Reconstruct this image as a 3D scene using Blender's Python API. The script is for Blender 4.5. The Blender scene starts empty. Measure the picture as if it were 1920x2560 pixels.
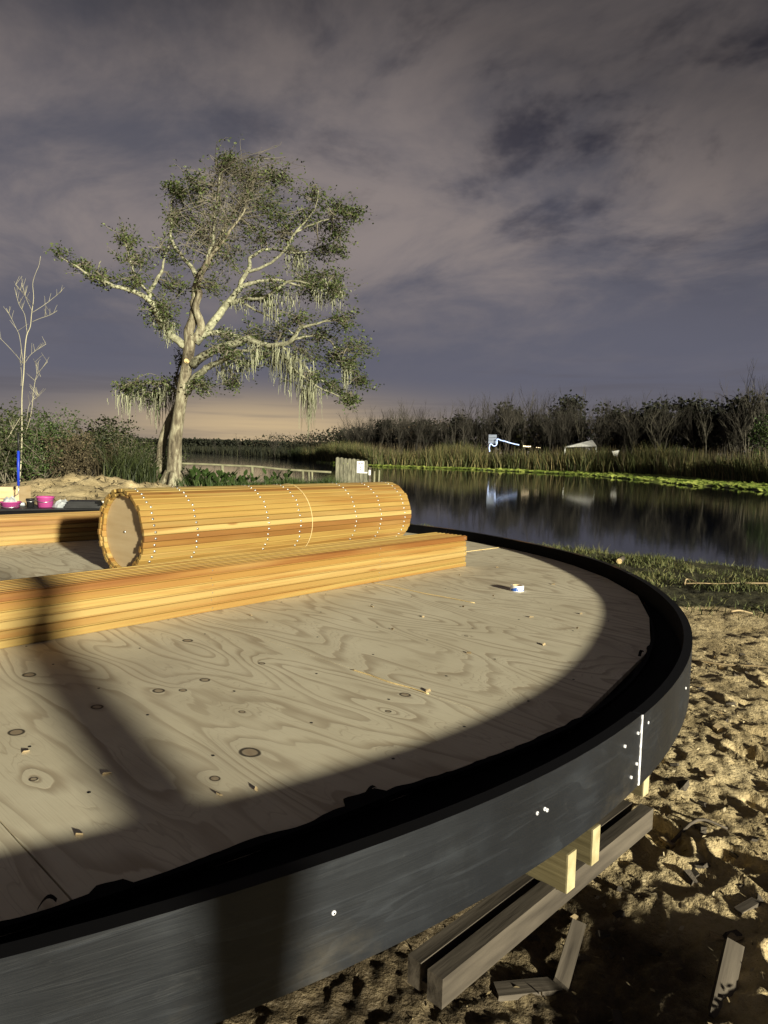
import bpy, bmesh, math, random
import numpy as np
from mathutils import Vector, Matrix

random.seed(7)
RNG = np.random.default_rng(11)
sc = bpy.context.scene
COL = sc.collection
R_ = math.radians

# ------------------------------------------------------------------ camera
cam_d = bpy.data.cameras.new("camera")
cam = bpy.data.objects.new("camera", cam_d)
COL.objects.link(cam)
sc.camera = cam
cam_d.sensor_fit = 'HORIZONTAL'
cam_d.sensor_width = 36.0
cam_d.lens = 36.0 * 1772.0 / 1920.0
cam_d.clip_start = 0.05
cam_d.clip_end = 3000.0
PITCH, ROLL = 4.8565, 1.3515
cam.matrix_world = (Matrix.Translation((0, 0, 1.40)) @ Matrix.Rotation(R_(90 - PITCH), 4, 'X')
                    @ Matrix.Rotation(R_(ROLL), 4, 'Z'))

# ------------------------------------------------------------------ night sky
SUN_AZ, SUN_EL = 34.5, 11.0            # the strong lamp light comes from behind and right of the camera, very low
world = bpy.data.worlds.new("World")
sc.world = world
world.use_nodes = True
wn, wl = world.node_tree.nodes, world.node_tree.links
wn.clear()


class NT:
    """small helper to write node trees"""
    def __init__(self, tree):
        self.t = tree
        self.n = tree.nodes
        self.l = tree.links

    def new(self, kind, **kw):
        nd = self.n.new(kind)
        for k, v in kw.items():
            setattr(nd, k, v)
        return nd

    def put(self, nd, sock, val):
        if val is None:
            return
        s = nd.inputs[sock]
        if hasattr(val, 'is_output'):
            self.l.new(val, s)
        else:
            s.default_value = val

    def math(self, op, a, b=None, c=None, clamp=False):
        nd = self.new('ShaderNodeMath', operation=op, use_clamp=clamp)
        self.put(nd, 0, a)
        self.put(nd, 1, b)
        self.put(nd, 2, c)
        return nd.outputs[0]

    def vmath(self, op, a, b=None, scale=None):
        nd = self.new('ShaderNodeVectorMath', operation=op)
        self.put(nd, 0, a)
        self.put(nd, 1, b)
        if scale is not None:
            self.put(nd, 3, scale)
        return nd.outputs['Value'] if op in ('LENGTH', 'DISTANCE', 'DOT_PRODUCT') else nd.outputs[0]

    def noise(self, vec, scale, detail=4.0, rough=0.55, dist=0.0, dim='3D', w=None):
        nd = self.new('ShaderNodeTexNoise', noise_dimensions=dim)
        if vec is not None:
            self.l.new(vec, nd.inputs['Vector'])
        if w is not None:
            self.put(nd, 'W', w)
        nd.inputs['Scale'].default_value = scale
        nd.inputs['Detail'].default_value = detail
        nd.inputs['Roughness'].default_value = rough
        nd.inputs['Distortion'].default_value = dist
        return nd.outputs['Fac']

    def ramp(self, fac, stops, interp='LINEAR'):
        nd = self.new('ShaderNodeValToRGB')
        nd.color_ramp.interpolation = interp
        el = nd.color_ramp.elements
        while len(el) < len(stops):
            el.new(0.5)
        for e, (p, c) in zip(el, stops):
            e.position = p
            if isinstance(c, (int, float)):
                c = (c, c, c)
            e.color = (*c[:3], 1.0)
        self.l.new(fac, nd.inputs[0])
        return nd.outputs[0]

    def step(self, v, a, b):
        nd = self.new('ShaderNodeMapRange', interpolation_type='SMOOTHSTEP')
        self.put(nd, 'Value', v)
        self.put(nd, 'From Min', a)
        self.put(nd, 'From Max', b)
        return nd.outputs[0]

    def mix(self, fac, a, b, blend='MIX'):
        nd = self.new('ShaderNodeMix', data_type='RGBA', blend_type=blend)
        for i, v in ((0, fac), (6, a), (7, b)):
            s = nd.inputs[i]
            if hasattr(v, 'is_output'):
                self.l.new(v, s)
            elif i == 0:
                s.default_value = v
            else:
                s.default_value = (*v[:3], 1.0)
        return nd.outputs[2]

    def xyz(self, v):
        nd = self.new('ShaderNodeSeparateXYZ')
        self.l.new(v, nd.inputs[0])
        return nd.outputs

    def comb(self, x, y, z):
        nd = self.new('ShaderNodeCombineXYZ')
        for i, v in enumerate((x, y, z)):
            self.put(nd, i, v)
        return nd.outputs[0]


def build_sky():
    t = NT(world.node_tree)
    out = t.new('ShaderNodeOutputWorld')
    bg = t.new('ShaderNodeBackground')
    t.l.new(bg.outputs[0], out.inputs[0])
    d = t.new('ShaderNodeTexCoord').outputs['Generated']
    x, y, z = t.xyz(d)[:3]
    zc = t.math('MAXIMUM', z, 0.0)
    # flat cloud deck seen from below
    inv = t.math('DIVIDE', 1.0, t.math('ADD', zc, 0.20))
    p = t.comb(t.math('MULTIPLY', x, inv), t.math('MULTIPLY', y, inv), 0.0)
    # the deck is drawn out along the wind
    pr = t.vmath('MULTIPLY', t.comb(t.math('ADD', t.math('MULTIPLY', x, inv), t.math('MULTIPLY', t.math('MULTIPLY', y, inv), 0.15)), t.math('MULTIPLY', y, inv), 0.0), (1.0, 0.85, 1.0))
    n_big = t.noise(pr, 0.75, 2.0, 0.5, 0.2)
    n_mid = t.noise(t.vmath('ADD', pr, (3.1, 7.7, 0)), 2.3, 6.0, 0.60, 0.35)
    n_hole = t.noise(t.vmath('ADD', pr, (11.4, 2.2, 0)), 3.6, 5.0, 0.60, 0.3)
    # blue grey air below and between, pinkish grey cloud lit from the ground
    base = t.ramp(zc, [(0.0, (0.150, 0.128, 0.118)), (0.035, (0.112, 0.103, 0.112)), (0.10, (0.082, 0.083, 0.110)),
                       (0.22, (0.080, 0.079, 0.100)), (0.5, (0.078, 0.076, 0.092)), (1.0, (0.05, 0.048, 0.058))])
    cloud = t.ramp(zc, [(0.0, (0.16, 0.14, 0.135)), (0.2, (0.190, 0.160, 0.152)), (0.5, (0.190, 0.162, 0.158)),
                        (1.0, (0.11, 0.096, 0.095))])
    dens = t.math('ADD', t.math('MULTIPLY', n_big, 0.50), t.math('MULTIPLY', n_mid, 0.66))
    cover = t.math('MULTIPLY', t.step(dens, 0.44, 0.72), t.step(zc, 0.07, 0.30))
    col = t.mix(cover, base, cloud)
    # thin places in the deck, where the dark night sky shows, more towards the right of the view
    gap = t.step(t.math('ADD', t.math('MULTIPLY', n_hole, 0.75), t.math('MULTIPLY', t.math('SUBTRACT', 1.0, n_mid), 0.42)), 0.56, 0.76)
    gap = t.math('MULTIPLY', gap, t.step(zc, 0.15, 0.40))
    gap = t.math('MULTIPLY', gap, t.step(t.math('ADD', x, t.math('MULTIPLY', zc, 0.45)), -0.25, 0.42))
    col = t.mix(t.math('MULTIPLY', gap, 0.80), col, (0.024, 0.024, 0.038))
    # the cloud is lit from towns round the horizon, so it dims overhead, soonest on the right
    col = t.mix(1.0, col, t.ramp(t.math('ADD', zc, t.math('MULTIPLY', t.math('MAXIMUM', x, 0.0), 0.30)), [(0.26, 1.04), (0.38, 0.88), (0.52, 0.42), (0.75, 0.24)]), 'MULTIPLY')
    # thin streaks of lower cloud
    st = t.noise(t.vmath('MULTIPLY', d, (2.5, 2.5, 34.0)), 1.0, 4.0, 0.6, 0.4)
    st = t.math('MULTIPLY', t.step(st, 0.47, 0.66), t.math('SUBTRACT', 1.0, t.step(zc, 0.10, 0.20)))
    col = t.mix(t.math('MULTIPLY', st, 0.42), col, (0.075, 0.070, 0.083))
    # glow of a distant town low over the left shore
    az = t.math('ARCTAN2', x, y)
    ga = t.math('DIVIDE', t.math('ADD', az, 0.17), 0.22)
    glow = t.math('POWER', 2.718, t.math('MULTIPLY', t.math('MULTIPLY', ga, ga), -1.0))
    ge = t.math('DIVIDE', t.math('SUBTRACT', zc, 0.028), 0.040)
    glow = t.math('MULTIPLY', glow, t.math('POWER', 2.718, t.math('MULTIPLY', t.math('MULTIPLY', ge, ge), -1.0)))
    col = t.mix(t.math('MULTIPLY', glow, t.math('SUBTRACT', 1.0, t.math('MULTIPLY', st, 0.35))), col, (0.42, 0.315, 0.185))
    t.l.new(col, bg.inputs['Color'])
    bg.inputs['Strength'].default_value = 0.78


build_sky()

# ------------------------------------------------------------------ the lamp light (far, low, warm white)
sun_d = bpy.data.lights.new("sun", 'SUN')
sun = bpy.data.objects.new("sun", sun_d)
COL.objects.link(sun)
sun_d.energy = 5.0
sun_d.angle = R_(2.2)
sun_d.color = (1.0, 0.945, 0.73)
_from = Vector((math.sin(R_(SUN_AZ)) * math.cos(R_(SUN_EL)), -math.cos(R_(SUN_AZ)) * math.cos(R_(SUN_EL)), math.sin(R_(SUN_EL))))
sun.rotation_euler = _from.to_track_quat('Z', 'Y').to_euler()
sun.location = _from * 60

vs = sc.view_settings
vs.view_transform = 'Standard'
vs.look = 'None'
vs.exposure = 0.85
vs.gamma = 1.0
vs.use_curve_mapping = False
sc.cycles.use_denoising = True
sc.cycles.max_bounces = 6
sc.cycles.transparent_max_bounces = 6

# ------------------------------------------------------------------ mesh helpers
def mesh_np(name, V, F, smooth=False):
    V = np.ascontiguousarray(V, dtype=np.float32)
    F = np.ascontiguousarray(F, dtype=np.int32)
    me = bpy.data.meshes.new(name)
    m, k = F.shape
    me.vertices.add(len(V))
    me.vertices.foreach_set('co', V.ravel())
    me.loops.add(m * k)
    me.loops.foreach_set('vertex_index', F.ravel())
    me.polygons.add(m)
    me.polygons.foreach_set('loop_start', np.arange(0, m * k, k, dtype=np.int32))
    me.polygons.foreach_set('use_smooth', np.full(m, smooth, dtype=bool))
    me.update(calc_edges=True)
    return me


class Acc:
    """collects shapes for ONE mesh"""
    def __init__(self):
        self.V, self.F, self.o = [], [], 0

    def add(self, V, F):
        V = np.asarray(V, float)
        F = np.asarray(F, int)
        if F.shape[1] == 4:
            F = np.vstack([F[:, [0, 1, 2]], F[:, [0, 2, 3]]])
        self.V.append(V)
        self.F.append(F + self.o)
        self.o += len(V)
        return self

    def box(self, c, s, rz=0.0, M=None):
        x, y, z = s[0] / 2, s[1] / 2, s[2] / 2
        V = np.array([(a * x, b * y, e * z) for e in (-1, 1) for b in (-1, 1) for a in (-1, 1)])
        if rz:
            q, w = math.cos(rz), math.sin(rz)
            V = V @ np.array([[q, w, 0], [-w, q, 0], [0, 0, 1]])
        if M is not None:
            V = V @ np.array(M.to_3x3()).T
        V = V + np.array(c)
        F = [(0, 2, 3, 1), (4, 5, 7, 6), (0, 1, 5, 4), (2, 6, 7, 3), (0, 4, 6, 2), (1, 3, 7, 5)]
        return self.add(V, F)

    def tube(self, pts, rad, n=6, cap=True):
        P = np.asarray(pts, float)
        rad = np.broadcast_to(np.asarray(rad, float), (len(P),))
        T = np.gradient(P, axis=0)
        T /= np.linalg.norm(T, axis=1)[:, None] + 1e-12
        ref = np.array([0.0, 0.0, 1.0]) if abs(T[0, 2]) < 0.9 else np.array([1.0, 0.0, 0.0])
        u = np.cross(T[0], ref)
        u /= np.linalg.norm(u)
        U = []
        for k in range(len(P)):
            u = u - T[k] * (u @ T[k])
            u /= np.linalg.norm(u) + 1e-12
            U.append(u.copy())
        U = np.array(U)
        W = np.cross(T, U)
        a = np.linspace(0, 2 * np.pi, n, endpoint=False)
        V = (P[:, None, :] + rad[:, None, None] * (np.cos(a)[None, :, None] * U[:, None, :] + np.sin(a)[None, :, None] * W[:, None, :])).reshape(-1, 3)
        F = []
        for k in range(len(P) - 1):
            for j in range(n):
                j2 = (j + 1) % n
                F.append((k * n + j, k * n + j2, (k + 1) * n + j2, (k + 1) * n + j))
        self.add(V, F)
        if cap:
            for k, s in ((0, -1), (len(P) - 1, 1)):
                o = k * n
                idx = [o + j for j in range(n)]
                if s > 0:
                    idx = idx[::-1]
                self.F.append(np.array([(idx[0], idx[j + 1], idx[j]) for j in range(1, n - 1)]) + self.o - len(V))
        return self

    def lathe(self, prof, n=20, c=(0, 0, 0), axis='Z'):
        P = np.array(prof, float)
        a = np.linspace(0, 2 * np.pi, n, endpoint=False)
        V = np.stack([np.outer(P[:, 0], np.cos(a)), np.outer(P[:, 0], np.sin(a)), np.repeat(P[:, 1][:, None], n, 1)], -1).reshape(-1, 3)
        if axis == 'X':
            V = V[:, [2, 0, 1]]
        if axis == 'Y':
            V = V[:, [1, 2, 0]]
        V = V + np.array(c)
        F = [(k * n + j, k * n + (j + 1) % n, (k + 1) * n + (j + 1) % n, (k + 1) * n + j) for k in range(len(P) - 1) for j in range(n)]
        return self.add(V, F)

    def prism(self, poly, z0, z1):
        """convex or simple polygon extruded; poly counter clockwise"""
        n = len(poly)
        V = [(x, y, z0) for x, y in poly] + [(x, y, z1) for x, y in poly]
        F = [(i, (i + 1) % n, n + (i + 1) % n, n + i) for i in range(n)]
        self.add(V, F)
        o = self.o - 2 * n
        self.F.append(np.array([(0, i + 1, i) for i in range(1, n - 1)]) + o)
        self.F.append(np.array([(n, n + i, n + i + 1) for i in range(1, n - 1)]) + o)
        return self

    def mesh(self, name, smooth=False):
        return mesh_np(name, np.vstack(self.V), np.vstack(self.F), smooth)


def obj(name, me, mat=None, parent=None, loc=None, rot=None):
    o = bpy.data.objects.new(name, me)
    COL.objects.link(o)
    if mat is not None and me is not None and not me.materials:
        me.materials.append(mat)
    if parent is not None:
        o.parent = parent
    if loc is not None:
        o.location = loc
    if rot is not None:
        o.rotation_euler = rot
    return o


def build(acc, name, mat, parent=None, smooth=False, loc=None, rot=None):
    return obj(name, acc.mesh(name, smooth), mat, parent, loc, rot)


def tag(o, label, cat, group=None):
    o['label'] = label
    o['category'] = cat
    if group:
        o['group'] = group
    return o


def thing(name, label, cat, loc=(0, 0, 0), rz=0.0, group=None):
    o = bpy.data.objects.new(name, None)
    COL.objects.link(o)
    o.empty_display_size = 0.1
    o.location = loc
    o.rotation_euler = (0, 0, rz)
    return tag(o, label, cat, group)


def _hash(ix, iy, seed):
    h = (ix.astype(np.int64) * 374761393 + iy.astype(np.int64) * 668265263 + seed * 974711) & 0xffffffff
    h = ((h ^ (h >> 13)) * 1274126177) & 0xffffffff
    return ((h ^ (h >> 16)) & 0xffff) / 65535.0


def vnoise(x, y, seed=0):
    xi, yi = np.floor(x), np.floor(y)
    fx, fy = x - xi, y - yi
    fx, fy = fx * fx * (3 - 2 * fx), fy * fy * (3 - 2 * fy)
    a, b = _hash(xi, yi, seed), _hash(xi + 1, yi, seed)
    c, d = _hash(xi, yi + 1, seed), _hash(xi + 1, yi + 1, seed)
    return (a * (1 - fx) + b * fx) * (1 - fy) + (c * (1 - fx) + d * fx) * fy


def fbm(x, y, seed=0, oct=4):
    s, a, t = 0.0, 1.0, 0.0
    for i in range(oct):
        s = s + a * vnoise(x * 2 ** i + 17.3 * i, y * 2 ** i - 9.1 * i, seed + i)
        t += a
        a *= 0.5
    return s / t


def smooth01(t):
    t = np.clip(t, 0, 1)
    return t * t * (3 - 2 * t)


def spline(pts, n=4):
    """Catmull-Rom through pts (any width), n steps per span"""
    P = np.asarray(pts, float)
    P = np.vstack([2 * P[0] - P[1], P, 2 * P[-1] - P[-2]])
    out = []
    for i in range(1, len(P) - 2):
        for k in range(n):
            t = k / n
            p0, p1, p2, p3 = P[i - 1], P[i], P[i + 1], P[i + 2]
            out.append(0.5 * (2 * p1 + (p2 - p0) * t + (2 * p0 - 5 * p1 + 4 * p2 - p3) * t * t + (3 * p1 - p0 - 3 * p2 + p3) * t ** 3))
    out.append(P[-2])
    return np.array(out)


# ------------------------------------------------------------------ materials
def new_mat(name):
    m = bpy.data.materials.new(name)
    m.use_nodes = True
    t = NT(m.node_tree)
    b = t.n['Principled BSDF']
    b.inputs['Specular IOR Level'].default_value = 0.35
    return m, t, b


def bump(t, b, height, strength=0.3, dist=0.01):
    nd = t.new('ShaderNodeBump')
    nd.inputs['Strength'].default_value = strength
    nd.inputs['Distance'].default_value = dist
    t.l.new(height, nd.inputs['Height'])
    t.l.new(nd.outputs[0], b.inputs['Normal'])


def simple(name, c1, c2, scale=4.0, rough=0.6, bs=0.2, metallic=0.0, rnd=0.0, detail=5.0, stretch=(1, 1, 1), coord='Object', bd=0.01):
    m, t, b = new_mat(name)
    co = t.new('ShaderNodeTexCoord').outputs[coord]
    co = t.vmath('MULTIPLY', co, stretch)
    oi = t.new('ShaderNodeObjectInfo').outputs['Random']
    co = t.vmath('ADD', co, t.comb(t.math('MULTIPLY', oi, 37.0), t.math('MULTIPLY', oi, 11.0), 0.0))
    n = t.noise(co, scale, detail)
    col = t.ramp(n, [(0.3, c1), (0.7, c2)])
    if rnd:
        col = t.mix(1.0, col, t.ramp(oi, [(0.0, 1 - rnd), (1.0, 1.0)]), 'MULTIPLY')
    t.l.new(col, b.inputs['Base Color'])
    b.inputs['Roughness'].default_value = rough
    b.inputs['Metallic'].default_value = metallic
    if bs:
        bump(t, b, n, bs, bd)
    return m


def leafy(name, c1, c2, c3, scale=1.2, rough=0.55, trans=0.15):
    """leaves: colour varies leaf by leaf and in large patches"""
    m, t, b = new_mat(name)
    geo = t.new('ShaderNodeNewGeometry')
    r = geo.outputs['Random Per Island']
    n = t.noise(t.new('ShaderNodeTexCoord').outputs['Object'], scale, 3.0)
    f = t.math('ADD', t.math('MULTIPLY', r, 0.6), t.math('MULTIPLY', n, 0.55))
    col = t.ramp(f, [(0.22, c1), (0.55, c2), (0.88, c3)])
    t.l.new(col, b.inputs['Base Color'])
    b.inputs['Roughness'].default_value = rough
    if trans:
        tr = t.new('ShaderNodeBsdfTranslucent')
        t.l.new(col, tr.inputs['Color'])
        mx = t.new('ShaderNodeMixShader')
        mx.inputs[0].default_value = trans
        t.l.new(b.outputs[0], mx.inputs[1])
        t.l.new(tr.outputs[0], mx.inputs[2])
        t.l.new(mx.outputs[0], t.n['Material Output'].inputs[0])
    return m


def wood_slat():
    m, t, b = new_mat("planed_cedar")
    co = t.new('ShaderNodeTexCoord').outputs['Object']
    oi = t.new('ShaderNodeObjectInfo').outputs['Random']
    co = t.vmath('ADD', co, t.comb(t.math('MULTIPLY', oi, 91.0), t.math('MULTIPLY', oi, 37.0), t.math('MULTIPLY', oi, 53.0)))
    fine = t.noise(t.vmath('MULTIPLY', co, (1.2, 90.0, 90.0)), 1.0, 3.0, 0.5)
    wave = t.noise(t.vmath('MULTIPLY', co, (0.7, 16.0, 16.0)), 1.0, 4.0, 0.55, 0.8)
    blot = t.noise(t.vmath('MULTIPLY', co, (0.9, 3.0, 3.0)), 1.0, 2.0)
    tone = t.ramp(oi, [(0.0, (0.35, 0.236, 0.068)), (0.18, (0.26, 0.142, 0.033)), (0.36, (0.38, 0.272, 0.088)), (0.52, (0.30, 0.182, 0.045)), (0.68, (0.40, 0.295, 0.108)), (0.84, (0.17, 0.066, 0.015)), (1.0, (0.31, 0.215, 0.066))])
    col = t.mix(t.step(wave, 0.42, 0.70), tone, (0.25, 0.128, 0.032))
    col = t.mix(t.math('MULTIPLY', t.step(fine, 0.5, 0.75), 0.5), col, (0.24, 0.105, 0.028))
    col = t.mix(t.math('MULTIPLY', t.step(blot, 0.5, 0.75), 0.35), col, (0.41, 0.30, 0.115))
    vo = t.new('ShaderNodeTexVoronoi')
    t.l.new(t.vmath('MULTIPLY', co, (1.6, 7.0, 7.0)), vo.inputs['Vector'])
    vo.inputs['Scale'].default_value = 1.0
    kn = t.math('SUBTRACT', 1.0, t.step(vo.outputs['Distance'], 0.03, 0.10))
    col = t.mix(t.math('MULTIPLY', kn, 0.7), col, (0.20, 0.075, 0.018))
    t.l.new(col, b.inputs['Base Color'])
    b.inputs['Roughness'].default_value = 0.5
    bump(t, b, fine, 0.15, 0.002)
    return m


DECK_ANG = -44.0
KNOTS = [(-1.201, 2.365, .022), (-0.853, 2.081, .018), (-0.992, 1.879, .020), (-0.716, 2.238, .020), (-0.641, 2.247, .012), (-0.596, 2.355, .017),
         (-0.335, 1.786, .026), (-0.79, 2.842, .022), (-0.438, 2.558, .014), (0.083, 2.255, .018), (-0.39, 1.635, .012), (0.027, 2.102, .011),
         (-0.412, 2.07, .009), (-0.811, 1.611, .012), (0.369, 3.022, .009)]


def plywood():
    m, t, b = new_mat("sanded_plywood")
    pos = t.new('ShaderNodeNewGeometry').outputs['Position']
    px, py, pz = t.xyz(pos)[:3]
    oi = t.new('ShaderNodeObjectInfo').outputs['Random']
    c, s = math.cos(R_(DECK_ANG)), math.sin(R_(DECK_ANG))
    g = t.math('ADD', t.math('MULTIPLY', px, c), t.math('MULTIPLY', py, s))       # along the grain
    a = t.math('SUBTRACT', t.math('MULTIPLY', py, c), t.math('MULTIPLY', px, s))  # across it
    off = t.math('MULTIPLY', oi, 41.0)
    p2 = t.comb(t.math('MULTIPLY', g, 0.62), t.math('MULTIPLY', a, 2.3), off)
    big = t.noise(p2, 1.0, 2.0, 0.45, 0.25)
    mid = t.noise(t.vmath('MULTIPLY', p2, (1.6, 3.0, 1.0)), 1.3, 3.0, 0.55, 0.2)
    phase = t.math('ADD', t.math('MULTIPLY', big, 20.0), t.math('MULTIPLY', mid, 1.7))
    dark = None
    ring = None
    for kx, ky, kr in KNOTS:
        kg, ka = kx * c + ky * s, ky * c - kx * s
        dg = t.math('MULTIPLY', t.math('SUBTRACT', g, kg), 0.55)
        da = t.math('SUBTRACT', a, ka)
        d2 = t.math('ADD', t.math('MULTIPLY', dg, dg), t.math('MULTIPLY', da, da))
        e = t.math('DIVIDE', kr * 0.055, t.math('ADD', d2, kr * kr * 3.0))
        e = t.math('MULTIPLY', e, t.math('SUBTRACT', 1.0, t.step(d2, 0.0, 0.16)))
        phase = t.math('ADD', phase, e)
        dk = t.math('SQRT', t.math('ADD', t.math('MULTIPLY', t.math('MULTIPLY', dg, 1.45), t.math('MULTIPLY', dg, 1.45)), t.math('MULTIPLY', da, da)))
        dk = t.math('ADD', dk, t.math('MULTIPLY', t.math('SUBTRACT', mid, 0.5), kr * 0.9))
        q = t.math('SUBTRACT', 1.0, t.step(dk, kr * 0.55, kr * 1.0))
        rr = t.math('SUBTRACT', 1.0, t.step(t.math('ABSOLUTE', t.math('SUBTRACT', dk, kr * 0.82)), kr * 0.06, kr * 0.26))
        dark = q if dark is None else t.math('MAXIMUM', dark, q)
        ring = rr if ring is None else t.math('MAXIMUM', ring, rr)
    fr = t.math('FRACT', phase)
    late = t.math('MULTIPLY', t.step(fr, 0.50, 0.90), t.math('SUBTRACT', 1.0, t.step(fr, 0.93, 1.0)))
    late = t.math('MULTIPLY', late, t.ramp(mid, [(0.3, 0.35), (0.62, 1.0)]))
    ph2 = t.math('ADD', t.math('MULTIPLY', big, 46.0), t.math('MULTIPLY', mid, 9.0))
    f2 = t.math('FRACT', t.math('ADD', ph2, t.math('MULTIPLY', phase, 1.6)))
    thin = t.math('MULTIPLY', t.step(f2, 0.72, 0.95), t.math('SUBTRACT', 1.0, t.step(f2, 0.96, 1.0)))
    thin = t.math('MULTIPLY', thin, t.step(t.noise(t.comb(t.math('MULTIPLY', g, 1.3), t.math('MULTIPLY', a, 3.0), off), 1.7, 3.0), 0.42, 0.62))
    late = t.math('MAXIMUM', late, t.math('MULTIPLY', thin, 0.55))
    fib = t.noise(t.comb(t.math('MULTIPLY', g, 6.0), t.math('MULTIPLY', a, 230.0), off), 1.0, 2.0)
    blot = t.noise(t.comb(g, a, off), 2.6, 5.0, 0.6)
    col = t.ramp(blot, [(0.3, (0.62, 0.55, 0.405)), (0.7, (0.75, 0.68, 0.52))])
    col = t.mix(t.math('MULTIPLY', late, 0.58), col, (0.28, 0.20, 0.125))
    col = t.mix(t.math('MULTIPLY', t.step(fib, 0.52, 0.8), 0.28), col, (0.33, 0.25, 0.17))
    dirt = t.noise(pos, 1.1, 4.0, 0.6)
    col = t.mix(t.math('MULTIPLY', t.step(dirt, 0.5, 0.72), 0.30), col, (0.27, 0.22, 0.17))
    col = t.mix(t.math('MULTIPLY', dark, 0.55), col, (0.17, 0.095, 0.045))
    col = t.mix(t.math('MULTIPLY', ring, 0.9), col, (0.018, 0.012, 0.008))
    # specks of sawdust and mud
    sp = t.new('ShaderNodeTexVoronoi')
    t.l.new(t.comb(px, py, 0.0), sp.inputs['Vector'])
    sp.inputs['Scale'].default_value = 13.0
    spk = t.math('MULTIPLY', t.math('SUBTRACT', 1.0, t.step(sp.outputs['Distance'], 0.02, 0.05)), t.step(t.noise(pos, 3.0, 2.0), 0.5, 0.62))
    col = t.mix(t.math('MULTIPLY', spk, 0.8), col, (0.75, 0.68, 0.5))
    t.l.new(col, b.inputs['Base Color'])
    b.inputs['Roughness'].default_value = 0.72
    h = t.math('ADD', t.math('MULTIPLY', fib, 0.5), t.math('MULTIPLY', late, -0.5))
    bump(t, b, h, 0.22, 0.003)
    return m


def black_paint():
    m, t, b = new_mat("black_stained_board")
    co = t.new('ShaderNodeTexCoord').outputs['UV']
    u, v = t.xyz(co)[:2]
    grain = t.noise(t.comb(t.math('MULTIPLY', u, 3.0), t.math('MULTIPLY', v, 46.0), 0.0), 1.0, 5.0, 0.6, 1.2)
    streak = t.noise(t.comb(t.math('MULTIPLY', u, 6.0), t.math('MULTIPLY', v, 0.7), 4.0), 1.0, 3.0)
    blot = t.noise(t.comb(u, v, 2.0), 3.2, 5.0, 0.6, 0.3)
    scuff = t.noise(t.comb(t.math('MULTIPLY', u, 9.0), t.math('MULTIPLY', v, 16.0), 7.0), 1.0, 6.0, 0.7, 0.6)
    col = t.ramp(t.math('ADD', t.math('MULTIPLY', blot, 0.6), t.math('MULTIPLY', streak, 0.4)), [(0.3, (0.005, 0.0060, 0.0088)), (0.7, (0.0105, 0.0128, 0.0185))])
    col = t.mix(t.math('MULTIPLY', t.step(scuff, 0.62, 0.80), 0.30), col, (0.09, 0.09, 0.095))
    col = t.mix(t.math('MULTIPLY', t.step(grain, 0.55, 0.75), 0.22), col, (0.044, 0.050, 0.063))
    cath = t.math('FRACT', t.math('MULTIPLY', t.noise(t.comb(t.math('MULTIPLY', u, 1.1), t.math('MULTIPLY', v, 5.5), 9.0), 1.0, 2.0, 0.5, 0.3), 13.0))
    col = t.mix(t.math('MULTIPLY', t.math('MULTIPLY', t.step(cath, 0.55, 0.95), t.step(blot, 0.40, 0.62)), 0.25), col, (0.034, 0.039, 0.049))
    dust = t.math('MULTIPLY', t.step(t.noise(t.comb(t.math('MULTIPLY', u, 2.2), t.math('MULTIPLY', v, 3.0), 15.0), 1.0, 6.0, 0.68), 0.50, 0.74), t.math('SUBTRACT', 1.0, t.step(v, 0.49, 0.66)))
    col = t.mix(t.math('MULTIPLY', dust, 0.35), col, (0.11, 0.09, 0.062))
    chip = t.math('MULTIPLY', t.step(t.noise(t.comb(t.math('MULTIPLY', u, 14.0), t.math('MULTIPLY', v, 18.0), 1.0), 1.0, 4.0, 0.6), 0.735, 0.76), 0.9)
    col = t.mix(chip, col, (0.42, 0.33, 0.22))
    t.l.new(col, b.inputs['Base Color'])
    t.l.new(t.ramp(blot, [(0.3, 0.42), (0.7, 0.62)]), b.inputs['Roughness'])
    b.inputs['Specular IOR Level'].default_value = 0.35
    bump(t, b, grain, 0.35, 0.003)
    return m


def worn_rim():
    m, t, b = new_mat("worn_rim_edge")
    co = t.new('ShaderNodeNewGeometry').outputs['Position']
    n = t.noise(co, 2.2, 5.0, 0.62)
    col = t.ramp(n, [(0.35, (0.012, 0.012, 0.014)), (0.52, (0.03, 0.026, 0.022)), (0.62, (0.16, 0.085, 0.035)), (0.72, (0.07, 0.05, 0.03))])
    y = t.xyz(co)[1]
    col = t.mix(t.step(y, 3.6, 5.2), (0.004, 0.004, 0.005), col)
    t.l.new(col, b.inputs['Base Color'])
    b.inputs['Specular IOR Level'].default_value = 0.12
    b.inputs['Roughness'].default_value = 0.7
    return m


def bark(name, c_dark, c_mid, c_pale, scale=5.0, zs=0.35):
    m, t, b = new_mat(name)
    co = t.new('ShaderNodeTexCoord').outputs['Object']
    v = t.vmath('MULTIPLY', co, (1.0, 1.0, zs))
    n = t.noise(v, scale, 6.0, 0.65, 0.4)
    big = t.noise(co, 0.9, 3.0)
    f = t.math('ADD', t.math('MULTIPLY', n, 0.75), t.math('MULTIPLY', big, 0.3))
    col = t.ramp(f, [(0.36, c_dark), (0.50, c_mid), (0.64, c_pale)])
    t.l.new(col, b.inputs['Base Color'])
    b.inputs['Roughness'].default_value = 0.85
    bump(t, b, n, 0.8, 0.03)
    return m


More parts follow.
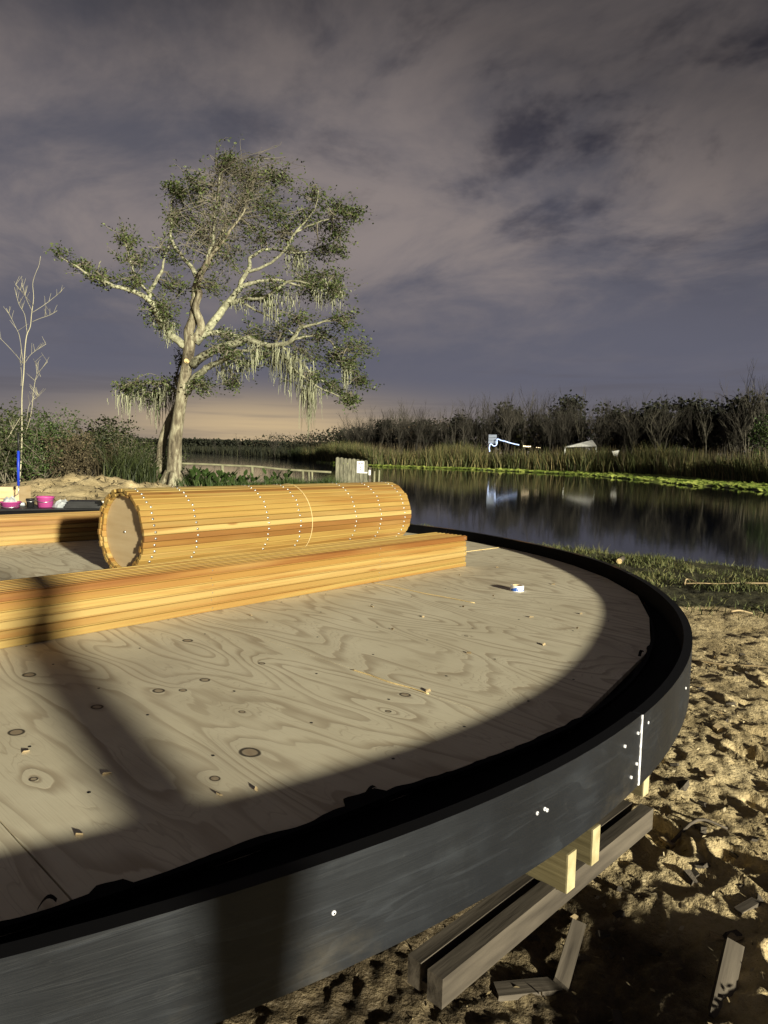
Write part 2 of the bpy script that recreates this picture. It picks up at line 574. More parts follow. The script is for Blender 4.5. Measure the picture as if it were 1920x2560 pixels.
def ground_mat():
    m, t, b = new_mat("sandy_soil")
    pos = t.new('ShaderNodeNewGeometry').outputs['Position']
    at = t.new('ShaderNodeAttribute', attribute_name='zone')
    zr, zg, zb = t.xyz(at.outputs['Color'])[:3]     # grass, mud, sand
    n1 = t.noise(pos, 1.6, 6.0, 0.62)
    n2 = t.noise(pos, 14.0, 6.0, 0.7)
    n3 = t.noise(t.vmath('ADD', pos, (5, 3, 1)), 60.0, 4.0, 0.6)
    sand = t.ramp(t.math('ADD', t.math('MULTIPLY', n1, 0.6), t.math('MULTIPLY', n2, 0.45)),
                  [(0.33, (0.20, 0.148, 0.078)), (0.47, (0.42, 0.325, 0.175)), (0.64, (0.64, 0.515, 0.30))])
    mud = t.ramp(n2, [(0.32, (0.040, 0.029, 0.016)), (0.55, (0.11, 0.082, 0.047)), (0.74, (0.28, 0.22, 0.13))])
    soil = t.ramp(n2, [(0.3, (0.022, 0.022, 0.010)), (0.7, (0.075, 0.070, 0.032))])
    k = t.math('ADD', zg, t.math('MULTIPLY', t.math('SUBTRACT', n1, 0.5), 1.1))
    col = t.mix(t.step(k, 0.34, 0.62), sand, mud)
    col = t.mix(t.step(t.math('ADD', zr, t.math('MULTIPLY', t.math('SUBTRACT', n1, 0.5), 0.5)), 0.4, 0.6), col, soil)
    col = t.mix(t.math('MULTIPLY', t.step(n3, 0.62, 0.78), 0.35), col, (0.40, 0.34, 0.24))
    t.l.new(col, b.inputs['Base Color'])
    t.l.new(t.ramp(k, [(0.3, 0.95), (0.7, 0.62)]), b.inputs['Roughness'])
    h = t.math('ADD', t.math('MULTIPLY', n2, 1.0), t.math('MULTIPLY', n3, 0.35))
    bump(t, b, h, 0.9, 0.03)
    return m


def water_mat():
    m, t, b = new_mat("still_pond_water")
    pos = t.new('ShaderNodeNewGeometry').outputs['Position']
    b.inputs['Base Color'].default_value = (0.004, 0.005, 0.009, 1)
    b.inputs['Roughness'].default_value = 0.06
    b.inputs['IOR'].default_value = 1.33
    b.inputs['Specular IOR Level'].default_value = 0.5
    n = t.noise(t.vmath('MULTIPLY', pos, (0.5, 0.9, 1.0)), 1.3, 3.0, 0.5)
    bump(t, b, n, 0.012, 0.05)
    return m


def emit(name, col, strength):
    m, t, b = new_mat(name)
    b.inputs['Base Color'].default_value = (0.6, 0.6, 0.6, 1)
    b.inputs['Emission Color'].default_value = (*col, 1)
    b.inputs['Emission Strength'].default_value = strength
    return m


M = {}
M['slat'] = wood_slat()
M['ply'] = plywood()
M['black'] = black_paint()
M['rim'] = worn_rim()
M['membrane'] = simple('black_roof_membrane', (0.0035, 0.0035, 0.004), (0.006, 0.006, 0.007), 6, 0.9, 0.2)
M['membrane'].node_tree.nodes['Principled BSDF'].inputs['Specular IOR Level'].default_value = 0.08
M['disc'] = simple('pale_plywood_disc', (0.52, 0.38, 0.21), (0.62, 0.48, 0.29), 3.0, 0.6, 0.1, stretch=(1, 1, 6))
M['steel'] = simple('zinc_screw', (0.45, 0.46, 0.48), (0.62, 0.63, 0.64), 30, 0.35, 0.0, metallic=0.9)
M['treated'] = simple('treated_lumber', (0.13, 0.105, 0.052), (0.28, 0.235, 0.125), 3.0, 0.75, 0.5, rnd=0.2, stretch=(1.0, 9, 30), bd=0.006)
M['endgrain'] = simple('lumber_end_grain', (0.30, 0.25, 0.13), (0.50, 0.43, 0.26), 22.0, 0.75, 0.4, bd=0.004)
M['oldwood'] = simple('weathered_board', (0.045, 0.036, 0.028), (0.15, 0.125, 0.098), 2.2, 0.85, 0.6, rnd=0.35, stretch=(1.2, 12, 12), bd=0.006)
M['picket'] = simple('grey_weathered_picket', (0.075, 0.072, 0.052), (0.255, 0.245, 0.175), 4.0, 0.9, 0.4, rnd=0.3, stretch=(4, 4, 0.9))
M['rail'] = simple('grey_rail_wood', (0.14, 0.135, 0.085), (0.29, 0.28, 0.18), 3.0, 0.9, 0.3, rnd=0.2)
M['caulk'] = simple('white_caulk', (0.60, 0.60, 0.66), (0.78, 0.78, 0.84), 40, 0.5, 0.3)
M['white'] = simple('white_plastic', (0.72, 0.72, 0.72), (0.80, 0.80, 0.80), 4, 0.45, 0.05)
M['tape_blue'] = simple('blue_print', (0.03, 0.09, 0.38), (0.05, 0.14, 0.50), 6, 0.4, 0.0)
M['pink'] = simple('pink_plastic', (0.42, 0.055, 0.24), (0.50, 0.085, 0.30), 5, 0.4, 0.05)
M['blue'] = simple('blue_pole', (0.015, 0.04, 0.42), (0.02, 0.055, 0.55), 5, 0.4, 0.0)
M['blackplastic'] = simple('black_plastic', (0.008, 0.008, 0.009), (0.02, 0.02, 0.022), 5, 0.45, 0.1)
M['bag'] = simple('clear_plastic_bag', (0.20, 0.22, 0.24), (0.46, 0.48, 0.50), 9, 0.2, 0.6)
M['cord'] = simple('pale_twine', (0.58, 0.43, 0.20), (0.70, 0.55, 0.28), 40, 0.8, 0.2)
M['bark'] = bark('oak_bark', (0.035, 0.026, 0.017), (0.14, 0.118, 0.080), (0.34, 0.32, 0.225), 9.0, 0.22)
M['limb'] = bark('lichen_limb', (0.075, 0.068, 0.048), (0.21, 0.205, 0.14), (0.38, 0.38, 0.26), 8.0, 1.0)
M['twig'] = simple('grey_twig', (0.085, 0.075, 0.056), (0.19, 0.17, 0.125), 2.0, 0.9, 0.0)
M['oakleaf'] = leafy('oak_leaf', (0.020, 0.031, 0.009), (0.048, 0.068, 0.020), (0.115, 0.14, 0.045), 0.8)
M['moss'] = leafy('hanging_moss', (0.13, 0.13, 0.085), (0.24, 0.245, 0.165), (0.36, 0.37, 0.25), 1.0, 0.9, 0.2)
M['palebark'] = simple('pale_sapling_bark', (0.28, 0.26, 0.185), (0.44, 0.41, 0.29), 3.0, 0.85, 0.0)
M['farbark'] = simple('far_bare_bark', (0.030, 0.026, 0.021), (0.070, 0.062, 0.050), 0.5, 0.95, 0.0, rnd=0.55)
M['farbarkpale'] = simple('far_pale_bark', (0.065, 0.058, 0.045), (0.115, 0.105, 0.080), 0.5, 0.95, 0.0, rnd=0.4)
M['evergreen'] = leafy('far_evergreen_leaf', (0.0035, 0.005, 0.0025), (0.008, 0.010, 0.0045), (0.020, 0.022, 0.010), 0.25, 0.8, 0.0)
M['rustleaf'] = leafy('far_rust_leaf', (0.013, 0.009, 0.005), (0.032, 0.022, 0.012), (0.065, 0.045, 0.024), 0.25, 0.8, 0.0)
M['palm'] = leafy('palm_frond', (0.022, 0.026, 0.008), (0.06, 0.062, 0.022), (0.12, 0.11, 0.045), 0.5, 0.7, 0.0)
M['greenleaf'] = leafy('fresh_green_leaf', (0.018, 0.033, 0.008), (0.040, 0.070, 0.017), (0.090, 0.13, 0.038), 0.8)
M['shrub'] = leafy('shrub_leaf', (0.011, 0.017, 0.005), (0.028, 0.039, 0.012), (0.065, 0.080, 0.026), 0.8)
M['drybrush'] = leafy('dry_brush', (0.030, 0.023, 0.012), (0.065, 0.050, 0.028), (0.13, 0.105, 0.06), 0.7, 0.9, 0.0)
M['reed'] = leafy('reed_blade', (0.030, 0.044, 0.013), (0.095, 0.110, 0.036), (0.25, 0.195, 0.085), 0.16, 0.75, 0.1)
M['marsh'] = leafy('dark_marsh_grass', (0.004, 0.006, 0.002), (0.010, 0.012, 0.005), (0.026, 0.026, 0.011), 0.08, 0.85, 0.0)
M['pad'] = leafy('lily_pad_leaf', (0.05, 0.075, 0.012), (0.12, 0.16, 0.030), (0.29, 0.33, 0.08), 0.2, 0.4, 0.0)
M['grass'] = leafy('bank_grass', (0.032, 0.042, 0.012), (0.085, 0.10, 0.030), (0.20, 0.185, 0.075), 0.9, 0.7, 0.1)
M['straw'] = simple('dry_stick', (0.30, 0.22, 0.12), (0.48, 0.37, 0.22), 6, 0.85, 0.2, rnd=0.4)
M['ground'] = ground_mat()
M['water'] = water_mat()

# ------------------------------------------------------------------ ground and water
WATER_Z = -0.35
POND = np.array([(60, -6), (25, 5), (12, 8), (5.9, 10.4), (4.7, 11.1), (3.7, 11.95), (2.2, 13.5), (1.0, 16), (0.6, 20), (-0.2, 25), (-1.2, 27.4),
                 (-3.2, 27.6), (-5.5, 26.6), (-7.2, 27.3), (-10, 30), (-14, 36), (-30, 60), (-60, 110), (-110, 200), (-130, 260), (-71, 247),
                 (-32, 168), (-9.7, 106), (-1.1, 86.5), (10, 83), (19, 77.5), (26.7, 70), (27.5, 60), (27.6, 51.5), (31, 40), (45, 28), (80, 15)], float)


def pond_sd(x, y):
    """signed distance to the pond edge, negative over water"""
    d = np.full(x.shape, 1e9)
    inside = np.zeros(x.shape, bool)
    n = len(POND)
    for i in range(n):
        ax, ay = POND[i]
        bx, by = POND[(i + 1) % n]
        ex, ey = bx - ax, by - ay
        t = np.clip(((x - ax) * ex + (y - ay) * ey) / (ex * ex + ey * ey), 0, 1)
        d = np.minimum(d, np.hypot(x - ax - t * ex, y - ay - t * ey))
        cr = ((ay > y) != (by > y)) & (x < (bx - ax) * (y - ay) / (by - ay + 1e-12) + ax)
        inside ^= cr
    return np.where(inside, -d, d)


CX, CY, RAD = -2.130, 4.198, 3.66
RIM_Z, DECK_Z, FASCIA_Z = 0.694, 0.612, 0.486
GIRDER_TOP = 0.392
PRINTS = [(1.75, 3.15, 0.5), (2.15, 3.9, 0.9), (1.25, 2.25, 0.3), (1.55, 2.65, 0.4), (2.35, 4.7, 0.7), (1.15, 1.72, 0.2), (2.0, 3.4, 0.8), (1.05, 2.5, 0.1),
          (1.4, 1.9, 0.5), (2.5, 4.25, 0.4), (1.85, 2.6, 1.0), (2.25, 3.3, 0.3)]


def ground_h(x, y):
    sd = pond_sd(x, y)
    w = fbm(x * 0.8, y * 0.8, 5, 3) - 0.5
    edge = sd + w * 0.9
    land = np.where(y > 40, -0.20, 0.0)
    z = np.where(edge > 0, WATER_Z + (land - WATER_Z) * smooth01(edge / 1.9 + 0.06), WATER_Z - 0.06 - 0.7 * smooth01(-edge / 4.0))
    near = 1 - smooth01((np.hypot(x, y) - 9) / 8)
    dry = smooth01(sd / 2.0)
    # heaped sand left of the deck
    z = z + 0.42 * np.exp(-(((x + 8.6) / 2.6) ** 2 + ((y - 20.5) / 2.6) ** 2)) * (0.35 + 1.3 * fbm(x * 2.3, y * 2.3, 21, 5))
    z = z + 0.18 * np.exp(-(((x + 6.8) / 3.0) ** 2 + ((y - 13.5) / 2.0) ** 2)) * (0.2 + 1.6 * fbm(x * 2.9, y * 2.9, 22, 5)) + 0.16 * (fbm(x * 2.2, y * 2.2, 25, 5) - .5) * smooth01((-x - 3) / 1.5) * smooth01((y - 9) / 2) * (1 - smooth01((y - 24) / 3))
    z = z + dry * (0.10 * (fbm(x * 0.7, y * 0.7, 3, 3) - 0.5) + near * (0.042 * (fbm(x * 3.1, y * 3.1, 8, 5) - 0.5)))
    # churned clods
    clod = fbm(x * 9, y * 9, 31, 4)
    z = z + near * dry * 0.024 * np.maximum(clod - 0.50, 0) * 2.2 + near * dry * 0.022 * (fbm(x * 24, y * 24, 35, 3) - .5)
    z = z + near * dry * 0.016 * (np.abs(fbm(x * 16, y * 16, 41, 3) - 0.5) * -2 + 0.5)
    for px, py, a in PRINTS:
        q, s = math.cos(a), math.sin(a)
        u = ((x - px) * q + (y - py) * s) / 0.055
        v = (-(x - px) * s + (y - py) * q) / 0.14
        r = np.sqrt(u * u + v * v)
        z = z - 0.035 * (1 - smooth01((r - 0.7) / 0.5)) * (0.8 + 0.35 * np.sin(v * 16)) + 0.022 * np.exp(-((r - 1.35) / 0.22) ** 2)
    # the scraped wet hollow beneath the girder
    z = z - 0.10 * np.exp(-(((x - 0.55) / 0.35) ** 2 + ((y - 1.95) / 0.45) ** 2))
    return z


def build_ground():
    rr = np.concatenate([np.linspace(0.0, 0.9, 10)[1:], np.exp(np.arange(math.log(0.95), math.log(30), 0.0075)), np.exp(np.arange(math.log(30.3), math.log(900), 0.05))])
    aa = np.concatenate([np.arange(-180, -36, 3.0), np.arange(-36, 36.01, 0.24), np.arange(39, 180, 3.0)])
    aa = np.radians(aa)
    r2, a2 = np.meshgrid(rr, aa, indexing='ij')
    x, y = r2 * np.sin(a2), r2 * np.cos(a2)
    z = ground_h(x, y)
    n, m = x.shape
    V = np.stack([x, y, z], -1).reshape(-1, 3)
    V = np.vstack([V, [[0, 0, float(ground_h(np.zeros(1), np.zeros(1))[0])]]])
    i, j = np.meshgrid(np.arange(n - 1), np.arange(m), indexing='ij')
    j2 = (j + 1) % m
    F = np.stack([i * m + j, (i + 1) * m + j, (i + 1) * m + j2, i * m + j2], -1).reshape(-1, 4)[:, ::-1]
    F = np.vstack([F[:, [0, 1, 2]], F[:, [0, 2, 3]], np.array([(n * m, (k + 1) % m, k) for k in range(m)])])
    me = mesh_np('ground', V, F, True)
    X, Y = V[:, 0], V[:, 1]
    sd = pond_sd(X, Y)
    nz = fbm(X * 0.9, Y * 0.9, 61, 4)
    grass = smooth01((Y + 0.35 * (X - 2.5) - 6.1 + (nz - 0.5) * 1.2) / 0.8) * (X > 0) * (Y < 40)
    grass = np.maximum(grass, smooth01((Y - 22.5 + (nz - .5) * 3) / 1.5) * (X < 0))
    grass = np.maximum(grass, (Y > 40) * 1.0)
    dc = np.hypot(X - CX, Y - CY)
    mud = np.clip(1.2 - (dc - 2.9) / 0.9, 0, 1) * smooth01((3.0 - Y) / .9) * 0.9
    mud = np.maximum(mud, 0.72 * np.exp(-(((X - 0.62) / 0.42) ** 2 + ((Y - 1.75) / 0.6) ** 2)))
    mud = np.maximum(mud, 0.36 * np.exp(-(((X - 1.5) / 1.3) ** 2 + ((Y - 1.4) / 1.1) ** 2)))
    mud = np.maximum(mud, 0.45 * smooth01((2.0 - sd) / 2) * (X > -20))
    mud = np.maximum(mud, (dc < 3.3) * 0.8)
    c = np.ones((len(V), 4), np.float32)
    c[:, 0], c[:, 1], c[:, 2] = grass, mud, 1 - mud
    at = me.color_attributes.new('zone', 'FLOAT_COLOR', 'POINT')
    at.data.foreach_set('color', c.ravel())
    g = obj('ground', me, M['ground'])
    g['kind'] = 'structure'
    return g


build_ground()
_w = Acc().prism([(-900, -40), (900, -40), (900, 1200), (-900, 1200)], WATER_Z - 0.004, WATER_Z)
water = obj('water', mesh_np('water', np.vstack(_w.V)[4:], np.array([(0, 1, 2), (0, 2, 3)])), M['water'])
water['kind'] = 'structure'

# ------------------------------------------------------------------ the round deck
E1 = np.array([math.cos(R_(DECK_ANG)), math.sin(R_(DECK_ANG))])
E2 = np.array([-E1[1], E1[0]])
deck = thing('round_deck', 'round plywood deck with a raised black rim beside the pond', 'deck', (0, 0, 0))


def ring_board(a0, a1, ro, ri, z0, z1, n, name, mat, topmat=None):
    a = np.radians(np.linspace(a0, a1, n + 1))
    wob = 0.004 * np.sin(a * 7.3)
    V = []
    for r, z in ((ro, z0), (ro, z1), (ri, z1), (ri, z0)):
        V.append(np.stack([CX + (r + wob) * np.cos(a), CY + (r + wob) * np.sin(a), np.full(n + 1, z) + (0.003 * np.sin(a * 11.0) if z == z1 else 0)], -1))
    V = np.vstack(V)
    m = n + 1
    F, top = [], []
    inner = [k == 2 for k in range(4) for i in range(n)] + [False, False]
    for k in range(4):
        k2 = (k + 1) % 4
        for i in range(n):
            F.append((k * m + i, k * m + i + 1, k2 * m + i + 1, k2 * m + i))
            top.append(k == 1)
    F.append((0, m, 2 * m, 3 * m))
    F.append((n, 3 * m + n, 2 * m + n, m + n))
    top += [False, False]
    me = mesh_np(name, V, np.array(F), False)
    me.materials.append(mat)
    if topmat:
        me.materials.append(topmat)
        me.materials.append(M['membrane'])
        me.polygons.foreach_set('material_index', np.array(top, dtype=np.int32) + 2 * np.array(inner, dtype=np.int32))
    uv = me.uv_layers.new(name='UVMap')
    vi = np.zeros(len(me.loops), dtype=np.int32)
    me.loops.foreach_get('vertex_index', vi)
    ang = np.tile(a, 4)[vi] * RAD
    uv.data.foreach_set('uv', np.stack([ang, V[vi, 2]], -1).astype(np.float32).ravel())
    sm = np.array([True] * (4 * n) + [False] * 2)
    me.polygons.foreach_set('use_smooth', sm & ~np.array(top))
    me.set_sharp_from_angle(angle=R_(40)) if hasattr(me, 'set_sharp_from_angle') else None
    return obj(name, me, None, deck)


for k in range(9):
    a0 = -38.6 + 40 * k
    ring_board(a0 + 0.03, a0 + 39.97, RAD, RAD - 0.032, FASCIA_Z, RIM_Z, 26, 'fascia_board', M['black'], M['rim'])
ring_board(-180, 180, RAD - 0.0325, RAD - 0.40, 0.564, 0.588, 120, 'edge_membrane', M['membrane'])

PLY_OFF = [(-180, .036), (-140, .10), (-110, .19), (-75, .195), (-64, .205), (-57, .245), (-50, .265), (-39, .195), (-22, .155), (-12, .125), (-3, .060), (6, .045), (20, .036), (180, .036)]
_ph = np.array(sorted(set(list(np.arange(-180, -110, 6)) + [-110, -92, -75, -64, -57, -50, -39, -22, -12, -3, 6, 14] + list(np.arange(20, 180, 5)))), float)
_of = np.interp(_ph, [p for p, _ in PLY_OFF], [o for _, o in PLY_OFF])
PLY = [(CX + (RAD - o) * math.cos(R_(p)), CY + (RAD - o) * math.sin(R_(p))) for p, o in zip(_ph, _of)]


def clip_poly(poly, clip):
    out = list(poly)
    n = len(clip)
    for i in range(n):
        ax, ay = clip[i]
        bx, by = clip[(i + 1) % n]
        side = lambda p: (bx - ax) * (p[1] - ay) - (by - ay) * (p[0] - ax)
        src, out = out, []
        for j in range(len(src)):
            p, q = src[j], src[(j + 1) % len(src)]
            sp, sq = side(p), side(q)
            if sp >= 0:
                out.append(p)
            if (sp >= 0) != (sq >= 0):
                t = sp / (sp - sq)
                out.append((p[0] + (q[0] - p[0]) * t, p[1] + (q[1] - p[1]) * t))
        if len(out) < 3:
            return []
    return out


for k in range(-3, 5):
    b0, b1 = 0.475 + 1.264 * k, 0.475 + 1.264 * (k + 1)
    for j in range(-3, 2):
        a0, a1 = -0.92 + 2.53 * (j - 1), -0.92 + 2.53 * j
        g = 0.0021
        rect = [(a0 + g, b0 + g), (a1 - g, b0 + g), (a1 - g, b1 - g), (a0 + g, b1 - g)]
        rect = [tuple(E1 * u + E2 * v) for u, v in rect]
        poly = clip_poly(PLY, rect)
        if len(poly) < 3:
            continue
        ar = 0.5 * abs(sum(poly[i][0] * poly[(i + 1) % len(poly)][1] - poly[(i + 1) % len(poly)][0] * poly[i][1] for i in range(len(poly))))
        if ar < 0.004:
            continue
        build(Acc().prism(poly, DECK_Z - 0.018, DECK_Z), 'plywood_panel', M['ply'], deck)


# screws sunk in the plywood along the joists
_ps = Acc().lathe([(0, 0.0004), (0.0032, 0.0006), (0.0040, 0.0009), (0.0046, 0.0002)], 8).mesh('deck_screw', True)
_ps.materials.append(M['blackplastic'])
rsp = random.Random(31)
for e2 in np.arange(0.03, 3.3, 0.316):
    for e1 in np.arange(-2.9, -0.9, 0.34):
        u, v = e1 + rsp.uniform(-.03, .03), e2 + rsp.uniform(-.008, .008)
        p = E1 * u + E2 * v
        if math.hypot(p[0] - CX, p[1] - CY) < RAD - .32 and rsp.random() < .8:
            obj('deck_screw', _ps, None, deck, (p[0], p[1], DECK_Z))


# ragged strip of black membrane turned up over the plywood edge
def flap():
    ph = np.linspace(-112, -6, 420)
    off = np.interp(ph, _ph, _of)
    rg = fbm(ph * 0.55, ph * 0 + 3.3, 71, 4)
    inn = off + 0.005 + 0.018 * np.maximum(rg - 0.38, 0) * 2 + 0.03 * (np.abs(ph + 51.5) < 0.9) + 0.02 * (np.abs(ph + 61) < 0.5)
    taper = smooth01((-10 - ph) / 8)
    inn = off + (inn - off) * taper - 0.004 * (1 - taper)
    A = Acc()
    V = []
    for r, z in ((RAD - off + 0.006, DECK_Z - 0.012), (RAD - off + 0.006, DECK_Z + 0.002), (RAD - inn, DECK_Z + 0.004), (RAD - inn, DECK_Z + 0.001)):
        V.append(np.stack([CX + r * np.cos(np.radians(ph)), CY + r * np.sin(np.radians(ph)), np.full(len(ph), z)], -1))
    V = np.vstack(V)
    m = len(ph)
    F = [(k * m + i, k * m + i + 1, (k + 1) * m + i + 1, (k + 1) * m + i) for k in range(3) for i in range(m - 1)]
    A.add(V, F)
    o = build(A, 'membrane_flap', M['membrane'], deck)
    # curled loose tails
    for p0, r0, ln, tw in ((-51.5, .285, .035, .5), (-26.5, .19, .04, -.6), (-24.5, .19, .035, .9), (-63.0, .225, .03, .3)):
        r = RAD - r0
        c = np.array([CX + r * math.cos(R_(p0)), CY + r * math.sin(R_(p0))])
        d = np.array([math.cos(tw), math.sin(tw)])
        q = np.array([-d[1], d[0]]) * 0.006
        V, F = [], []
        for i in range(7):
            t = i / 6
            b = c + d * ln * t
            z = DECK_Z + 0.003 + 0.02 * math.sin(t * 2.6)
            V += [(*(b - q), z), (*(b + q), z)]
        for i in range(6):
            F.append((2 * i, 2 * i + 1, 2 * i + 3, 2 * i + 2))
        build(Acc().add(V, F), 'membrane_tail', M['membrane'], deck)


flap()

# white caulk run down the seam between two fascia boards
_sa = R_(-38.6)
_n = np.array([math.cos(_sa), math.sin(_sa)])
_t = np.array([-_n[1], _n[0]])
A = Acc()
zz = np.linspace(RIM_Z - 0.004, FASCIA_Z + 0.002, 26)
V, F = [], []
for i, z in enumerate(zz):
    w = 0.0042 + 0.0022 * math.sin(i * 1.9) * math.sin(i * 0.7) + (0.0015 if i > 14 else 0)
    dx = 0.0012 * math.sin(i * 0.9)
    for s, d in ((-1, -0.002), (-.5, 0.0022), (.5, 0.0022), (1, -0.002)):
        p = np.array([CX, CY]) + _n * (RAD + d + 0.0005) + _t * (dx + s * w)
        V.append((p[0], p[1], z))
for i in range(len(zz) - 1):
    for s in range(3):
        F.append((4 * i + s, 4 * i + s + 1, 4 * i + 4 + s + 1, 4 * i + 4 + s))
build(A.add(V, F), 'caulk_seam', M['caulk'], deck)
_scr = Acc().lathe([(0, 0.0018), (0.003, 0.0018), (0.0045, 0.0006), (0.0045, -0.004)], 10).mesh('screw', True)
_scr.materials.append(M['caulk'])
for ang, z in ((-63.0, .575), (-55.8, .600), (-47.3, .612), (-46.85, .612), (-46.7, .606), (-40.6, .640), (-39.15, .648), (-39.1, .560), (-39.7, .535), (-37.9, .655), (-29.5, .61), (-71, .54)):
    s = obj('screw', _scr, None, deck)
    a = R_(ang)
    s.location = (CX + (RAD + 0.004) * math.cos(a), CY + (RAD + 0.004) * math.sin(a), z)
    s.rotation_euler = (0, R_(90), a)

# framing below
C1, C2 = float(np.dot(E1, (CX, CY))), float(np.dot(E2, (CX, CY)))


def framed(name, u0, u1, v0, v1, z0, z1, mat):
    """board with long axis along u (E1) or v (E2), modelled along local x so the grain runs its length"""
    um, vm = (u0 + u1) / 2, (v0 + v1) / 2
    c = E1 * um + E2 * vm
    lu, lv = u1 - u0, v1 - v0
    along = lu >= lv
    ln, th = (lu, lv) if along else (lv, lu)
    a = Acc().box((0, 0, 0), (ln, th, z1 - z0))
    return build(a, name, mat, deck, loc=(c[0], c[1], (z0 + z1) / 2), rot=(0, 0, R_(DECK_ANG if along else DECK_ANG + 90)))


for e2, cut in ((2.037, 0.0), (1.594, 0.0), (1.449, 0.0), (1.285, 0.10), (0.88, 0.25), (0.47, 0.25), (0.06, 0.25), (-0.35, 0.25), (2.44, 0.0), (2.85, 0.0), (3.26, 0.0)):
    ue = C1 + math.sqrt(3.585 ** 2 - (abs(e2 - C2) + 0.02) ** 2) - cut
    j = framed('joist', ue - 2.6, ue - 0.004, e2 - 0.019, e2 + 0.019, 0.390, 0.562, M['treated'])
    ext = {2.037: 0.055, 1.594: 0.085, 1.449: 0.10}.get(e2, 0.0)
    # the nearest joists run on past the girder below the fascia
    if ext:
        build(Acc().box((0, 0, 0), (ext, 0.038, 0.094)), 'joist_tail', M['treated'], j, loc=((2.6 - 0.004) / 2 + ext / 2 - 0.0005, 0, -0.039))
    build(Acc().box((0, 0, 0), (0.004, 0.0376, 0.0935 if ext else 0.171)), 'end_grain', M['endgrain'], j, loc=((2.6 - 0.004) / 2 + ext + 0.002, 0, -0.039 if ext else 0))
framed('girder_board', -0.832, -0.794, 1.015, 1.972, 0.330, GIRDER_TOP, M['oldwood'])
framed('girder_board', -0.888, -0.854, 1.020, 1.962, 0.330, GIRDER_TOP - 0.002, M['oldwood'])
framed('girder_spacer', -0.854, -0.832, 1.026, 1.960, 0.331, 0.350, M['oldwood'])
framed('girder_board', -4.4, -4.36, -1.0, 4.2, 0.30, GIRDER_TOP, M['oldwood'])
for u, v in ((-4.38, -0.6), (-4.38, 1.5), (-4.38, 3.8), (-2.6, 1.28), (-2.6, 0.47), (-2.6, 2.44)):
    framed('support_post', u - .06, u + .06, v - .045, v + .045, -0.2, 0.391 if u > -4 else 0.302, M['oldwood'])
framed('joist', -2.62, -2.58, -1.2, 4.0, 0.300, 0.3905, M['treated'])

# ------------------------------------------------------------------ slats
def slat_mesh(name, L, w, h, ch=0.004, sag=0.0):
    prof = [(-w / 2 + ch, -h / 2), (w / 2 - ch, -h / 2), (w / 2, -h / 2 + ch), (w / 2, h / 2 - ch), (w / 2 - ch, h / 2), (-w / 2 + ch, h / 2), (-w / 2, h / 2 - ch), (-w / 2, -h / 2 + ch)]
    n = len(prof)
    V = [(x, y, z) for x in (0, L) for y, z in prof]
    F = [(i, (i + 1) % n, n + (i + 1) % n, n + i) for i in range(n)]
    a = Acc().add(V, [f[::-1] for f in F])
    a.F.append(np.array([(0, i, i + 1) for i in range(1, n - 1)]))
    a.F.append(np.array([(n, n + i + 1, n + i) for i in range(1, n - 1)]))
    me = a.mesh(name)
    me.materials.append(M['slat'])
    return me


def grooved_slat(name, L, w, h):
    """slat with rebated, eased edges, so that a stack shows a dark line at every joint"""
    g, d, c = 0.0034, 0.011, 0.0022
    a_, b_ = w / 2, h / 2
    prof = [(-a_ + d, -b_), (a_ - d, -b_), (a_ - d, -b_ + g), (a_ - c, -b_ + g), (a_, -b_ + g + c), (a_, b_ - g - c), (a_ - c, b_ - g), (a_ - d, b_ - g), (a_ - d, b_), (-a_ + d, b_),
            (-a_ + d, b_ - g), (-a_ + c, b_ - g), (-a_, b_ - g - c), (-a_, -b_ + g + c), (-a_ + c, -b_ + g), (-a_ + d, -b_ + g)]
    n = len(prof)
    V = [(x, y, z) for x in (0, L) for y, z in prof]
    a = Acc().add(V, [((i + 1) % n, i, n + i, n + (i + 1) % n) for i in range(n)])
    for o, f in ((0, 1), (n, -1)):
        for quad in ((0, 1, 8, 9), (2, 3, 6, 7), (3, 4, 5, 6), (10, 11, 14, 15), (11, 12, 13, 14)):
            q = [o + k for k in quad][::f]
            a.F.append(np.array([(q[0], q[1], q[2]), (q[0], q[2], q[3])]))
    me = a.mesh(name)
    me.materials.append(M['slat'])
    return me


_nail = Acc().lathe([(0, 0.0012), (0.0022, 0.0012), (0.003, -0.001)], 8).mesh('nail', True)
_nail.materials.append(M['steel'])


def slat_stack(label, end, ang, L, cols, rows, w, h, jit):
    """slats lie along the direction ang, right end at 'end'; front face towards the camera side"""
    st = thing('slat_stack', label, 'wood slats', (end[0], end[1], DECK_Z), R_(ang), 'stacks of cedar slats on the deck')
    me = grooved_slat('slat', L, w - 0.0008, h)
    rs = random.Random(int(L * 100))
    for r in range(rows):
        ro = rs.uniform(-jit, 0)
        for c in range(cols):
            s = obj('slat', me, None, st)
            s.location = (-L + (ro + rs.uniform(-jit * .3, 0) if c else ro), w / 2 + c * w + (rs.uniform(-.0015, .0015) if c else rs.uniform(-.003, 0.002)), h / 2 + r * h)
            if c == 0:
                for x in (L - 0.022, L - 0.9, L - 2.1):
                    nl = obj('nail', _nail, None, s)
                    nl.location = (x, -w / 2 - 0.0006, rs.uniform(-.004, .004))
                    nl.rotation_euler = (R_(90), 0, 0)
    return st


slat_stack('long stack of cedar slats in front of the slat barrel', (0.585, 4.932), 48.2, 4.15, 8, 6, 0.0352, 0.0362, 0.012)
slat_stack('shorter stack of cedar slats behind the open end of the barrel', (-1.55, 6.66), 43.3, 3.4, 7, 6, 0.036, 0.0365, 0.012)

